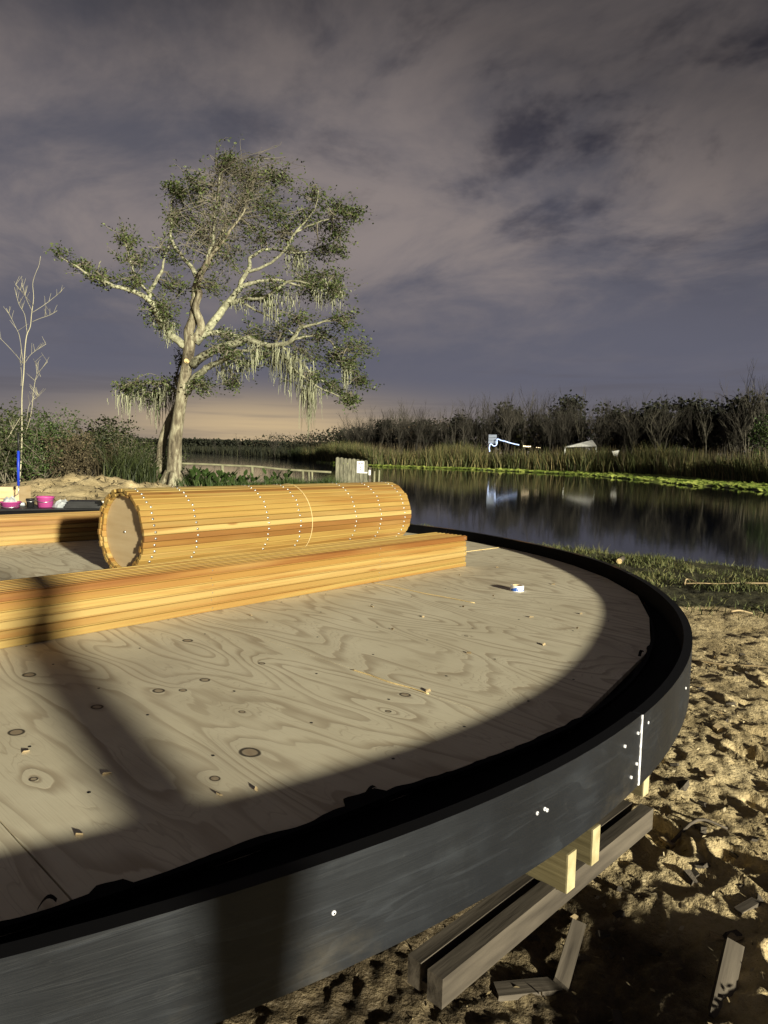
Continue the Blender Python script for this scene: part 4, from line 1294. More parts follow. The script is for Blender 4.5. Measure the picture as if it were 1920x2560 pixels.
# depth (towards or away from the viewer) reached at each limb's tip
DEPTH = {'trunk': -0.1, 'trunk2': 0.7, 'low_left': -0.3, 'low_left2': 1.2, 'left': -1.2, 'left_up': 0.4, 'left_up2': -1.0, 'left_twig': -0.5, 'leader': 0.3,
         'leader2': -0.3, 'up_left': 0.6, 'up_mid': -0.3, 'right1': 1.2, 'right1a': 0.7, 'right1b': -0.7, 'right1c': -0.5, 'right2': -1.5, 'right2a': 0.8, 'right3': -1.8,
         'right3a': 0.9, 'right3b': 0.9, 'right3c': -1.0, 'right3d': 1.2, 'right4': -1.4, 'right4a': -0.8, 'right4b': 0.6}
limb_pts = []
starts = {}
for nm, pts in OAK_LIMBS.items():
    P = np.array(pts)
    # a limb starts at the depth of the limb it leaves
    y0 = 0.0
    if limb_pts and nm != 'trunk2':
        L = np.vstack(limb_pts)
        y0 = L[np.argmin(np.hypot(L[:, 0] - P[0, 0], L[:, 2] - P[0, 1])), 1]
    if nm == 'trunk2':
        y0 = 0.35
        P[:4, 0] -= np.array([.16, .20, .14, .05])
    t = np.concatenate([[0], np.cumsum(np.hypot(*np.diff(P[:, :2], axis=0).T))])
    t /= t[-1]
    Q = np.stack([P[:, 0], y0 + DEPTH[nm] * t ** 1.2, P[:, 1], P[:, 2]], -1)
    S = spline(Q, 4)
    ln = len(S)
    if nm not in ('trunk', 'trunk2'):
        wob = np.cumsum(rt.normal(size=(ln, 3)) * 0.02, axis=0)
        wob -= np.linspace(0, 1, ln)[:, None] * wob[-1]
        S[:, :3] += wob
    limb_pts.append(S)
    if nm == 'trunk':
        S = np.vstack([[S[0, 0] - .02, S[0, 1], -0.25, S[0, 3] * 1.5], S])
        S[1, 3] *= 1.05
    n = 12 if S[0, 3] > .1 else 7
    A = Acc().tube(S[:, :3], np.maximum(S[:, 3], 0.012), n)
    if nm == 'trunk':
        for a in np.linspace(0.3, 6.0, 6):
            d = np.array([math.cos(a), math.sin(a), 0])
            A.tube([np.array([-.1, 0, .55]) + d * .18, np.array([-.12, 0, .16]) + d * .36, np.array([-.13, 0, -.06]) + d * .72], [.13, .12, .05], 7)
    build(A, 'trunk' if nm.startswith('trunk') else 'branch', M['bark'] if nm.startswith('trunk') or nm in ('leader', 'leader2') else M['limb'], oak, smooth=True)
# pale round scar where a limb was sawn off
build(Acc().lathe([(0, 0.012), (.075, .010), (.09, 0.0), (.09, -.06)], 16, axis='Y'), 'saw_cut', M['cord'], oak, loc=(0.46, -0.27, 4.57), rot=(0, 0, math.pi + 0.3))

ALL = np.vstack(limb_pts)
big = ALL[ALL[:, 3] < 0.11]
twigs = Acc()
leaf_P = []
clump_c = []
for (cx, cz, rx, rz) in OAK_CLUMPS:
    d = np.hypot(big[:, 0] - cx, big[:, 2] - cz)
    near = big[np.argsort(d)[:3]]
    for rep in range(3):
        b = near[rep % len(near)]
        cy = b[1] + 0.28 + rt.normal() * 0.5
        c = np.array([cx, cy, cz])
        clump_c.append((c, rx, rz))
        mid = (b[:3] + c) / 2 + rt.normal(size=3) * 0.12 + np.array([0, 0, .08])
        S = spline(np.array([b[:3], mid, c]), 4)
        twigs.tube(S, np.linspace(min(b[3], .035), .012, len(S)), 4, False)
        for k in range(14):
            tip = c + np.array([rx, max(rx, .45), rz]) * rt.normal(size=3) * 0.62
            s0 = S[rt.integers(2, len(S))]
            m_ = (s0 + tip) / 2 + rt.normal(size=3) * 0.10
            T = spline(np.array([s0, m_, tip]), 3)
            twigs.tube(T, np.linspace(.010, .004, len(T)), 3, False)
            for q in range(9):
                f = 0.25 + 0.75 * rt.random() ** 0.7
                i = min(int(f * (len(T) - 1)), len(T) - 2)
                leaf_P.append(T[i] + (T[i + 1] - T[i]) * rt.random() + rt.normal(size=3) * 0.075)
# bare, windswept twigs filling the top
for (cx, cz, rx, rz) in OAK_TWIGGY:
    d = np.hypot(ALL[:, 0] - cx, ALL[:, 2] - cz)
    near = ALL[np.argsort(d)[:14]]
    for k in range(52):
        b = near[rt.integers(len(near))]
        tip = np.array([cx, b[1], cz]) + np.array([rx * 1.15, .7, rz * 1.15]) * rt.normal(size=3) * 0.62 + np.array([.10, 0, -.08])
        m_ = (b[:3] + tip) / 2 + rt.normal(size=3) * 0.16 + np.array([-.10, 0, .12])
        T = spline(np.array([b[:3], m_, tip, tip + np.array([.22, 0, .07]) + rt.normal(size=3) * .09]), 3)
        twigs.tube(T, np.linspace(.011, .003, len(T)), 3, False)
        if rt.random() < .55:
            for q in range(7):
                leaf_P.append(T[rt.integers(3, len(T))] + rt.normal(size=3) * 0.07)
build(twigs, 'twig_mass', M['twig'], oak)['kind'] = 'stuff'
V, F = leaf_cards(np.array(leaf_P), 0.105, rt, 0.55)
obj('crown', mesh_np('crown', V, F), M['oakleaf'], oak)['kind'] = 'stuff'
# hanging moss
mv, mf, mo = [], [], 0
for (cx, cz, rx, ln) in OAK_MOSS:
    d = np.hypot(ALL[:, 0] - cx, ALL[:, 2] - cz)
    y0 = ALL[np.argmin(d), 1]
    for k in range(int(26 + 130 * rx)):
        x0 = cx + rx * rt.normal() * 0.55
        yy = y0 + rt.normal() * 0.22
        e = abs(rt.normal()) * 0.55
        L = ln * (0.2 + 0.95 * rt.random() ** 1.6) * math.exp(-((x0 - cx) / (rx + .05)) ** 2 * .6)
        n = 7
        t = np.linspace(0, 1, n)
        cxs = x0 + np.cumsum(rt.normal(size=n)) * 0.014
        cys = yy + np.cumsum(rt.normal(size=n)) * 0.014
        zs = cz + .05 + 0.17 * rt.normal() - L * t
        w = (0.010 + 0.014 * rt.random()) * (1 - 0.7 * t)
        a = rt.random() * math.pi
        dx, dy = math.cos(a), math.sin(a)
        Vv = np.stack([np.stack([cxs - dx * w, cys - dy * w, zs], -1), np.stack([cxs + dx * w, cys + dy * w, zs], -1)], 1).reshape(-1, 3)
        mv.append(Vv)
        mf.append(np.array([(2 * i, 2 * i + 1, 2 * i + 3, 2 * i + 2) for i in range(n - 1)]) + mo)
        mo += 2 * n
obj('hanging_moss', mesh_np('hanging_moss', np.vstack(mv), np.vstack(mf)), M['moss'], oak)['kind'] = 'stuff'

# ------------------------------------------------------------------ bare sapling
sapz = gz(-12.571, 24.36)
sapling = thing('bare_sapling', 'slender pale leafless sapling rising from the brush', 'tree', (-12.571, 24.36, sapz))
rt2 = np.random.default_rng(9)
for k, br in enumerate(SAPLING):
    P = np.array(br)
    if k == 0:
        P[0, 1] = -0.15
    Q = np.stack([P[:, 0], np.linspace(0, 1, len(P)) * (0 if k == 0 else rt2.normal() * .6), P[:, 1], np.maximum(P[:, 2], .006)], -1)
    S = spline(Q, 4)
    build(Acc().tube(S[:, :3], S[:, 3], 7 if k == 0 else 5), 'trunk' if k == 0 else 'branch', M['palebark'], sapling, smooth=True)
    if k:
        A = Acc()
        for q in range(6):
            b = S[rt2.integers(len(S) // 2, len(S))]
            A.tube([b[:3], b[:3] + np.array([rt2.normal() * .15, rt2.normal() * .15, .2 + .15 * rt2.random()])], [.006, .003], 3, False)
        build(A, 'twig', M['palebark'], sapling)

# ------------------------------------------------------------------ brush on the left bank
def shrub(label, x, y, w, h, mat, seed, nl, dry, lsize=.085, cat='shrub'):
    r = np.random.default_rng(seed)
    z0 = gz(x, y)
    s = thing('shrub', label, cat, (x, y, z0), 0.0, 'brush on the left bank')
    st = Acc()
    pts = []
    for k in range(34):
        a = r.random() * 2 * np.pi
        b = np.array([r.normal() * w * .25, r.normal() * w * .2, -0.05])
        tip = np.array([r.normal() * w * .42, r.normal() * w * .34, h * (0.5 + 0.6 * r.random())])
        m_ = (b + tip) / 2 + r.normal(size=3) * .2
        T = spline(np.array([b, m_, tip]), 5)
        st.tube(T, np.linspace(.018, .005, len(T)), 4, False)
        for q in range(9):
            i = r.integers(3, len(T))
            e = T[i] + r.normal(size=3) * np.array([.28, .28, .2]) + np.array([0, 0, -.15 * dry])
            st.tube(spline(np.array([T[i], (T[i] + e) / 2 + r.normal(size=3) * .06, e]), 2), [.006, .005, .004, .003, .003][:5], 3, False)
            pts.append(np.stack([T[i] + (e - T[i]) * f for f in np.linspace(.2, 1, 6)]))
    pts = np.vstack(pts)
    pts = pts[r.integers(0, len(pts), nl)] + r.normal(size=(nl, 3)) * 0.09
    pts[:, 2] = np.abs(pts[:, 2])
    build(st, 'stems', M['drybrush'] if dry else M['twig'], s)['kind'] = 'stuff'
    V, F = leaf_cards(pts, lsize, r, .6)
    obj('foliage', mesh_np('foliage', V, F), mat, s)['kind'] = 'stuff'
    return s


shrub('leafy green shrub to one side of the bare sapling, behind the roller pole', -13.6, 24.6, 1.6, 2.2, M['shrub'], 1, 5200, 0)
shrub('fresh green shrub wrapped round the foot of the bare sapling', -12.0, 25.0, 1.5, 2.25, M['greenleaf'], 2, 4800, 0)
shrub('tangle of brown dry vines between the green shrubs', -10.9, 24.7, 1.9, 1.75, M['drybrush'], 3, 3600, 1)
shrub('green topped shrub above the dry vines', -10.2, 26.0, 1.6, 2.1, M['shrub'], 4, 4200, 0)
shrub('dark low shrub between the dry vines and the spiky grass', -9.2, 25.8, 1.3, 1.5, M['shrub'], 5, 3600, 0)
shrub('dry brown brush at the very end of the left bank', -14.9, 24.0, 1.6, 1.6, M['drybrush'], 6, 3000, 1)
shrub('small green shrub behind the oak trunk', -8.2, 27.0, 0.9, 1.2, M['shrub'], 7, 2000, 0)
# dark brush farther left along the shore
for k, (x, y, w, h) in enumerate(((-15.5, 30, 2.6, 2.6), (-13.0, 31.5, 2.4, 2.3), (-11.2, 32.5, 2.2, 1.9), (-18.0, 36.0, 3.2, 3.0))):
    shrub(['broad dark bush beyond the green shrubs and the sapling', 'rounded dark bush beyond the dry vines', 'low dark bush at the water behind the oak', 'tall dark bush far along the left bank'][k], x, y, w, h, M['shrub'], 20 + k, 3600, 0, .12, 'bush')
# spiky tall grass at the oak's foot
rg = np.random.default_rng(77)


def tuft(name, label, x, y, n, spread, h, w, mat, lean=.8, cat='grass'):
    P = np.stack([x + rg.normal(size=n) * spread, y + rg.normal(size=n) * spread, np.zeros(n)], -1)
    P[:, 2] = ground_h(P[:, 0], P[:, 1]) - .02
    V, F = blades(P, h * (.5 + .6 * rg.random(n)), w, rg, lean, 5, .35)
    o = obj(name, mesh_np(name, V, F), mat)
    o['kind'] = 'stuff'
    return o


tuft('tall_grass', '', -9.0, 24.4, 420, .28, 1.75, .022, M['shrub'], 1.0)
tuft('tall_grass', '', -8.35, 24.6, 260, .22, 1.35, .02, M['shrub'], 1.0)
tuft('tall_grass', '', -9.6, 24.9, 260, .3, 1.5, .02, M['drybrush'], .9)
# ground cover along the fence
n = 11000
gx = -7.6 + 6.4 * rg.random(n)
gy = 25.1 + 1.9 * rg.random(n) * (0.5 + .5 * np.clip((-gx - 1.2) / 6, 0, 1))
P = np.stack([gx, gy, ground_h(gx, gy) - .01], -1)
V, F = blades(P, .46 * (.3 + .9 * rg.random(n)) * (0.6 + .8 * vnoise(gx * 1.5, gy * 1.5, 3)), .022, rg, .9, 3, .5)
stuff('low_ground_cover', V, F, M['greenleaf'])


def broad_plant(x, y, label, seed, n=9, h=.42):
    r = np.random.default_rng(seed)
    z0 = gz(x, y)
    p = thing('broadleaf_plant', label, 'plant', (x, y, z0), 0, 'broad leaved plants on the bank by the fence')
    st = Acc()
    for k in range(n):
        a = r.random() * 2 * np.pi
        hh = h * (.5 + .7 * r.random())
        tip = np.array([math.cos(a) * .22 * r.random(), math.sin(a) * .22 * r.random(), hh])
        st.tube([np.array([0, 0, -.03]), tip * .6, tip], [.008, .007, .005], 4, False)
        d = np.array([math.cos(a) * .45, math.sin(a) * .45, .75])
        d /= np.linalg.norm(d)
        q = np.array([-math.sin(a), math.cos(a), 0])
        ln, wd = .22 + .12 * r.random(), .06 + .03 * r.random()
        V = []
        for t, f in ((0, .1), (.25, .8), (.5, 1), (.8, .6), (1, .04)):
            c = tip + d * ln * t + np.array([0, 0, -.05 * t * t])
            V += [c - q * wd * f, c + np.array([0, 0, -.012 * f]), c + q * wd * f]
        F = [(3 * i + s, 3 * i + s + 1, 3 * i + s + 4, 3 * i + s + 3) for i in range(4) for s in (0, 1)]
        build(Acc().add(V, F), 'leaf', M['greenleaf'], p, smooth=True)
    build(st, 'stem', M['greenleaf'], p)
    return p


for k, (x, y) in enumerate(((-6.75, 25.0), (-6.45, 25.3), (-6.1, 25.5), (-5.75, 25.4), (-6.95, 25.5), (-5.4, 25.7), (-4.3, 25.8), (-4.0, 26.1), (-8.15, 25.0), (-6.6, 24.8), (-6.25, 25.0), (-5.9, 25.15), (-5.55, 25.2), (-5.1, 25.5), (-4.7, 25.6), (-6.3, 25.8), (-3.6, 26.0), (-5.2, 25.95))):
    broad_plant(x, y, 'broad green leaved plant growing between the oak and the rail fence', 100 + k)

# ------------------------------------------------------------------ grassy near bank on the right
n = 42000
gx = 0.6 + 7.5 * rg.random(n)
gy = 5.2 + 8.0 * rg.random(n)
sdv = pond_sd(gx, gy)
nz = fbm(gx * 0.9, gy * 0.9, 61, 4)
gm = smooth01((gy + 0.35 * (gx - 2.5) - 6.1 + (nz - 0.5) * 1.2) / 0.9)
pt = fbm(gx * 1.6, gy * 1.6, 90, 4)
keep = (sdv > 0.05) & (np.hypot(gx - CX, gy - CY) > RAD + .05) & (rg.random(n) < gm * smooth01((pt - .30) / .25))
gx, gy, pt = gx[keep], gy[keep], pt[keep]
P = np.stack([gx, gy, ground_h(gx, gy) - .005], -1)
V, F = blades(P, (.03 + .085 * rg.random(len(gx))) * (0.5 + 1.1 * pt), .010, rg, 1.6, 2, .6)
stuff('bank_grass', V, F, M['grass'])
n = 500
gx = 3.2 + 3.0 * rg.random(n)
gy = 12.2 - (gx - 3.4) * .72 + rg.normal(size=n) * .12
P = np.stack([gx, gy, ground_h(gx, gy) - .01], -1)
V, F = blades(P, .10 + .22 * rg.random(n) ** 2, .008, rg, .9, 3, .3)
stuff('shore_grass', V, F, M['grass'])

# ------------------------------------------------------------------ far shore: reeds, pads, marsh
rf = np.random.default_rng(314)


def sample(n, x0, x1, y0, y1, s0, s1):
    x = x0 + (x1 - x0) * rf.random(n)
    y = y0 + (y1 - y0) * rf.random(n)
    s = pond_sd(x, y)
    k = (s > s0) & (s < s1)
    return x[k], y[k], s[k]


def rooted(x, y, dz=-.05):
    return np.stack([x, y, np.maximum(ground_h(x, y), WATER_Z - .25) + dz], -1)


x, y, s = sample(400000, -16, 42, 40, 116, -0.5, 6.5)
cl = fbm(x * 0.22, y * 0.22, 101, 3)
hollow = np.exp(-(((x - 27.2) / 2.0) ** 2 + ((y - 68) / 3.2) ** 2))
keep = rf.random(len(x)) < np.clip((cl - .30) * 3.2, .12, 1) * (1 - .95 * hollow) * np.where(s > 3.5, .5, 1)
x, y, s, cl = x[keep][:40000], y[keep][:40000], s[keep][:40000], cl[keep][:40000]
dist = np.hypot(x, y)
V, F = blades(rooted(x, y), (0.55 + 2.3 * cl ** 1.5 + 1.5 * fbm(x * .11 + 7, y * .11, 151, 3) ** 1.3 + .9 * rf.random(len(x)) ** 2) * (0.72 + .28 * np.clip((dist - 50) / 35, 0, 1)), .06, rf, .6, 3, .3)
stuff('reed_bed', V, F, M['reed'])
# rusty seed heads standing over the reeds
k = rf.random(len(x)) < .12
P = rooted(x[k], y[k])
V, F = blades(P, 2.3 + .8 * rf.random(len(P)), .07, rf, .15, 2, .05)
stuff('dry_reeds', V, F, M['drybrush'])

x, y, s = sample(240000, -10, 33, 38, 112, -10.5, -0.2)
ww = np.interp(x, [-10, 0, 12, 22, 28], [1.5, 3.0, 6.0, 9.0, 10.0])
cl = fbm(x * 0.9, y * 0.9, 111, 3)
keep = (-s < ww * (0.6 + .6 * cl)) & (rf.random(len(x)) < np.clip((cl - .33) * 3, .03, .8))
x, y = x[keep][:15000], y[keep][:15000]
n = len(x)
a = np.linspace(0, 2 * np.pi, 7)[:-1] + 0.2
r = .13 + .15 * rf.random(n)
rot = rf.random(n) * 6.28
tx, ty = rf.normal(size=n) * .22, rf.normal(size=n) * .25 + .22
ang = a[None, :] + rot[:, None]
lx, ly = r[:, None] * np.cos(ang), r[:, None] * np.sin(ang)
V = np.stack([x[:, None] + lx, y[:, None] + ly, WATER_Z + .035 + .03 * rf.random(n)[:, None] + lx * tx[:, None] + ly * np.abs(ty)[:, None]], -1).reshape(-1, 3)
F = (np.arange(n) * 6)[:, None, None] + np.array([[0, 1, 2, 3], [0, 3, 4, 5]])[None]
stuff('lily_pads', V, F.reshape(-1, 4), M['pad'])

x, y, s = sample(60000, -140, -4, 86, 300, -0.5, 14)
keep = rf.random(len(x)) < .5
x, y = x[keep][:9000], y[keep][:9000]
V, F = blades(rooted(x, y), 1.2 + 1.6 * fbm(x * .08, y * .08, 121, 3) + .5 * rf.random(len(x)), .22, rf, .4, 3, .2)
stuff('marsh_grass', V, F, M['marsh'])
x, y, s = sample(9000, -17, -1.5, 92, 150, -0.5, 7)
V, F = blades(rooted(x, y), 1.8 + 1.5 * rf.random(len(x)) * fbm(x * .2, y * .2, 131, 3), .10, rf, .5, 3, .2)
stuff('marsh_grass', V, F, M['shrub'])

# ------------------------------------------------------------------ far woods
def bare_tree_mesh(seed, H, stems, spread, name):
    r = np.random.default_rng(seed)
    A = Acc()

    def grow(p, d, L, rad, depth):
        n = 4
        pts = [p]
        dd = d.copy()
        for i in range(n):
            dd = dd + r.normal(size=3) * .13 + np.array([0, 0, .05])
            dd /= np.linalg.norm(dd)
            pts.append(pts[-1] + dd * L / n)
        A.tube(pts, np.linspace(rad, rad * .55, len(pts)), 5 if depth == 0 else 3, False)
        if depth >= 3:
            return
        for k in range(5 if depth == 0 else 4):
            i = r.integers(1 if depth else 2, n + 1)
            a = r.random() * 6.28
            nd = dd * (1.0 if depth else 1.1) + np.array([math.cos(a), math.sin(a), .25]) * spread * (0.6 + .5 * r.random())
            nd /= np.linalg.norm(nd)
            grow(pts[i], nd, L * (.45 + .22 * r.random()), rad * .5, depth + 1)

    for s_ in range(stems):
        a = r.random() * 6.28
        lean = .22 if stems > 1 else .06
        d = np.array([math.cos(a) * lean, math.sin(a) * lean, 1.0])
        grow(np.array([math.cos(a) * .15, math.sin(a) * .15, -.4]) * (1 if stems > 1 else .2) + np.array([0, 0, -.3 if stems == 1 else 0]), d / np.linalg.norm(d), H * .62, .085 + .02 * r.random(), 0)
    return A.mesh(name)


bare = [bare_tree_mesh(200 + k, 8.0, (1, 2, 1, 3, 1, 2, 1)[k], (.32, .5, .35, .6, .28, .8, .4)[k], 'bare_tree') for k in range(7)]
for m_ in bare:
    m_.materials.append(M['farbark'])
bare_pale = [m_.copy() for m_ in bare]
for m_ in bare_pale:
    m_.materials.clear()
    m_.materials.append(M['farbarkpale'])


def top_h(x, y):
    """how tall the wood stands: read along the view direction"""
    q = x / y
    d = math.hypot(x, y)
    t = np.interp(q, [-.30, -.22, -.10, -.03, .03, .14, .25, .33, .40, .47, .50, .56], [.018, .022, .034, .046, .056, .068, .072, .066, .066, .066, .088, .076])
    return 1.4 + t * d


kk = 0
placed = []
tries = 0
while kk < 170 and tries < 6000:
    tries += 1
    q = -.06 + .61 * rf.random() ** .9
    yy = 48 + 68 * rf.random()
    xx = q * yy
    s_ = float(pond_sd(np.array([xx]), np.array([yy]))[0])
    if not (5.0 < s_ < 15) or any((xx - a) ** 2 + (yy - b) ** 2 < 1.0 for a, b in placed[-400:]):
        continue
    placed.append((xx, yy))
    h = top_h(xx, yy) * (.86 + .28 * rf.random())
    o = obj('bare_tree', bare[rf.integers(7)], None, None, (xx, yy, gz(xx, yy)), (0, 0, rf.random() * 6.28))
    sc_ = (h + .2) / 8.6
    o.scale = (sc_ * .85, sc_ * .85, sc_)
    tag(o, 'thin grey leafless tree in the wood ' + ('where it thins towards the far marsh' if q < .06 else 'behind the cool lamps' if q < .16 else 'behind the cabbage palms' if q < .235 else 'behind the white canopy' if q < .32 else 'under the round headed evergreen' if q < .44 else 'round the tallest pale tree'), 'tree', 'bare trees across the pond')
    kk += 1
for qx, yy, hh, v, lab in ((.335, 77, 6.6, 5, 'pale fan shaped leafless tree between the canopy and the round evergreen'), (.39, 73, 6.8, 3, 'pale many stemmed leafless tree under the round evergreen'),
                           (.275, 84, 6.5, 2, 'pale leafless tree rising behind the white canopy'), (.448, 68, 6.0, 4, 'pale straight leafless tree above the dark hollow in the reeds'),
                           (.505, 64, 8.6, 1, 'tallest pale leafless tree standing above the whole wood'), (.30, 82, 6.2, 6, 'small pale leafless tree close by the white canopy'),
                           (.475, 64, 5.2, 5, 'low pale spreading leafless tree beside the tallest tree'), (.20, 90, 7.0, 0, 'pale leafless tree between the two cabbage palms')):
    o = obj('pale_bare_tree', bare_pale[v], None, None, (qx * yy, yy, gz(qx * yy, yy)), (0, 0, v * 1.1))
    s_ = hh / 8.2
    o.scale = (s_ * .85, s_ * .85, s_)
    tag(o, lab, 'tree', 'pale bare trees across the pond')
for qx, yy, hh, v, lab in ((-.205, 150, 5.6, 2, 'bare tree standing up from the low far marsh, seen past the oak'), (-.235, 160, 4.4, 0, 'small dead tree on the low far marsh'),
                           (-.155, 140, 4.8, 3, 'bushy bare tree on the low far marsh'), (-.07, 118, 5.6, 5, 'bare tree where the far wood begins')):
    o = obj('bare_tree', bare[v], None, None, (qx * yy, yy, gz(qx * yy, yy)), (0, 0, v * 1.3))
    s_ = hh / 8.2
    o.scale = (s_, s_, s_)
    tag(o, lab, 'tree', 'bare trees on the far marsh')


def evergreen_mesh(seed, H, name):
    r = np.random.default_rng(seed)
    pts = []
    for k in range(26):
        a = r.random() * 6.28
        f = r.random()
        c = np.array([math.cos(a) * 1.5 * math.sqrt(r.random()), math.sin(a) * 1.5 * math.sqrt(r.random()), H * (.35 + .58 * f)])
        c[:2] *= 1 - .5 * abs(f - .45)
        pts.append(c + r.normal(size=(80, 3)) * np.array([.5, .5, .38]))
    V, F = leaf_cards(np.vstack(pts), .34, r, .7)
    crown = mesh_np('crown', V, F)
    tr_ = Acc().tube([(0, 0, -.3), (.1, 0, H * .4), (0, .1, H * .8)], [.16, .12, .05], 6).mesh('trunk', True)
    return crown, tr_


eg = [evergreen_mesh(300 + k, 7.5, 'evergreen') for k in range(3)]
for c_, t_ in eg:
    c_.materials.append(M['evergreen'])
    t_.materials.append(M['farbark'])
for i, (qx, yy, hh, lab) in enumerate(((.385, 80, 8.6, 'round headed dark evergreen standing over the wood'), (.43, 80, 8.2, 'dark evergreen beside the round headed one'), (.455, 77, 8.0, 'dark evergreen left of the tallest bare tree'),
                                       (.545, 68, 8.4, 'dark evergreen at the end of the wood behind the green tree'), (.255, 96, 9.6, 'dark evergreen above the middle of the wood'), (.17, 100, 8.8, 'dark evergreen behind the lit string of lamps'),
                                       (.10, 104, 7.6, 'broad dark evergreen in the thinning wood'), (-.005, 112, 6.6, 'dark rounded evergreen where the wood starts'), (.055, 106, 6.6, 'low dark evergreen between two stands of bare trees'),
                                       (.315, 90, 8.6, 'dark evergreen behind the white canopy'), (.49, 72, 8.0, 'dark evergreen behind the tallest bare tree'), (.355, 88, 8.0, 'dark evergreen behind the pale fan shaped tree'))):
    t_ = thing('evergreen_tree', lab, 'tree', (qx * yy, yy, gz(qx * yy, yy)), i * 1.7, 'evergreens across the pond')
    t_.scale = (hh / 7.5 * 1.15, hh / 7.5 * 1.15, hh / 7.5)
    obj('crown', eg[i % 3][0], None, t_)['kind'] = 'stuff'
    obj('trunk', eg[i % 3][1], None, t_)

# the unbroken dark wood behind
pts, rust = [], []
for k in range(900):
    q = -.34 + .90 * rf.random()
    yy = 58 + 150 * rf.random()
    xx = q * yy
    s_ = float(pond_sd(np.array([xx]), np.array([yy]))[0])
    if s_ < 9 or s_ > 46:
        continue
    h = top_h(xx, yy) * (.60 + .22 * rf.random())
    n = 110
    wdt = 1.5 * max(1, yy / 100)
    P = np.stack([xx + rf.normal(size=n) * wdt, yy + rf.normal(size=n) * wdt, h * rf.random(n) ** .8], -1)
    (rust if rf.random() < .36 else pts).append(P)
V, F = leaf_cards(np.vstack(pts), .55, rf, .75)
stuff('far_woods', V, F, M['evergreen'])
V, F = leaf_cards(np.vstack(rust), .4, rf, .6)
stuff('far_woods', V, F, M['rustleaf'])
# low distant tree line across the marsh
pts = []
for k in range(420):
    xx = -175 + 190 * rf.random()
    yy = 262 + 40 * rf.random() - .35 * max(0, xx + 60)
    n = 120
    P = np.stack([xx + rf.normal(size=n) * 3, yy + rf.normal(size=n) * 2, (3.2 + 2.0 * vnoise(np.array([xx * .12]), np.array([0.5]), 4)[0]) * rf.random(n) ** .7], -1)
    pts.append(P)
V, F = leaf_cards(np.vstack(pts), .85, rf, .8)
stuff('far_woods', V, F, M['evergreen'])
# brush at the foot of the wood
x, y, s = sample(16000, -12, 44, 44, 112, 5.5, 10)
P = np.stack([x, y, ground_h(x, y) + 2.0 * rf.random(len(x)) ** 1.4], -1)
V, F = leaf_cards(P[:9000], .5, rf, .6)
stuff('undergrowth', V, F, M['evergreen'])

# cabbage palms
def palm(x, y, h, label, seed):
    r = np.random.default_rng(seed)
    z0 = gz(x, y)
    p = thing('cabbage_palm', label, 'palm tree', (x, y, z0), 0, 'cabbage palms across the pond')
    build(Acc().tube([(0, 0, -.3), (.05, 0, h * .5), (0, 0, h)], [.17, .15, .16], 7), 'trunk', M['farbark'], p, smooth=True)
    A = Acc()
    for k in range(64):
        a = r.random() * 6.28
        e = -0.7 + 1.9 * r.random()
        d = np.array([math.cos(a) * math.cos(e), math.sin(a) * math.cos(e), math.sin(e)])
        q = np.cross(d, [0, 0, 1.0])
        q /= np.linalg.norm(q) + 1e-6
        c = np.array([0, 0, h + .1])
        b = c + d * .65
        for j in np.linspace(-1, 1, 7):
            t1 = b + (d + q * j * .8) * .62 + np.array([0, 0, -.16 - .12 * abs(j)])
            m1 = b + (d + q * j * .8) * .35
            w = np.cross(d + q * j, [0, 0, 1.0])
            w = w / (np.linalg.norm(w) + 1e-6) * .055
            A.add([b, m1 - w, t1, m1 + w], [(0, 1, 2, 3)])
        A.add([c, c + d * .33 + q * .02, b, c + d * .33 - q * .02], [(0, 1, 2, 3)])
    build(A, 'crown', M['palm'], p)['kind'] = 'stuff'


palm(17.3, 89.5, 3.2, 'tawny cabbage palm nearest the warm lamps across the pond', 1)
palm(20.5, 90.5, 3.2, 'darker cabbage palm closer to the white canopy', 2)

# green tree lit at the end of the far bank
gt = thing('leafy_tree', 'fresh green leafy tree at the end of the far bank', 'tree', (31.2, 57.0, gz(31.2, 57.0)))
build(Acc().tube([(0, 0, -.3), (.1, 0, 1.5), (-.1, 0, 3.2), (0, 0, 5)], [.14, .11, .08, .03], 6), 'trunk', M['farbarkpale'], gt, smooth=True)
r = np.random.default_rng(5)
A = Acc()
pts = []
for k in range(34):
    z = .8 + 4.3 * r.random()
    a = r.random() * 6.28
    R0 = 1.7 * math.sin(min(max((z - .2) / 5.6, 0.08), .98) * math.pi) ** .7 + .2
    c = np.array([math.cos(a) * R0 * r.random() ** .5, math.sin(a) * R0 * r.random() ** .5, z])
    A.tube([(0, 0, max(z - .7, .4)), c], [.035, .012], 4, False)
    pts.append(c + r.normal(size=(70, 3)) * .30)
build(A, 'branch', M['farbarkpale'], gt)['kind'] = 'stuff'
V, F = leaf_cards(np.vstack(pts), .20, r, .7)
obj('crown', mesh_np('crown', V, F), M['greenleaf'], gt)['kind'] = 'stuff'

# ------------------------------------------------------------------ camp across the pond
M['cool_lamp'] = emit('cool_white_lamp', (0.30, 0.50, 1.0), 1.0)
M['warm_lamp'] = emit('warm_lamp', (1.0, 0.72, 0.35), 1.3)
M['dimboard'] = simple('grey_blue_board', (0.12, 0.14, 0.20), (0.19, 0.22, 0.29), 2, 0.6, 0.1)
M['canvas'] = simple('white_canvas', (0.62, 0.62, 0.60), (0.74, 0.74, 0.72), 2, 0.6, 0.1)
bulb = Acc().lathe([(0, -.055), (.04, -.04), (.055, 0), (.04, .04), (0, .055)], 8).mesh('bulb', True)


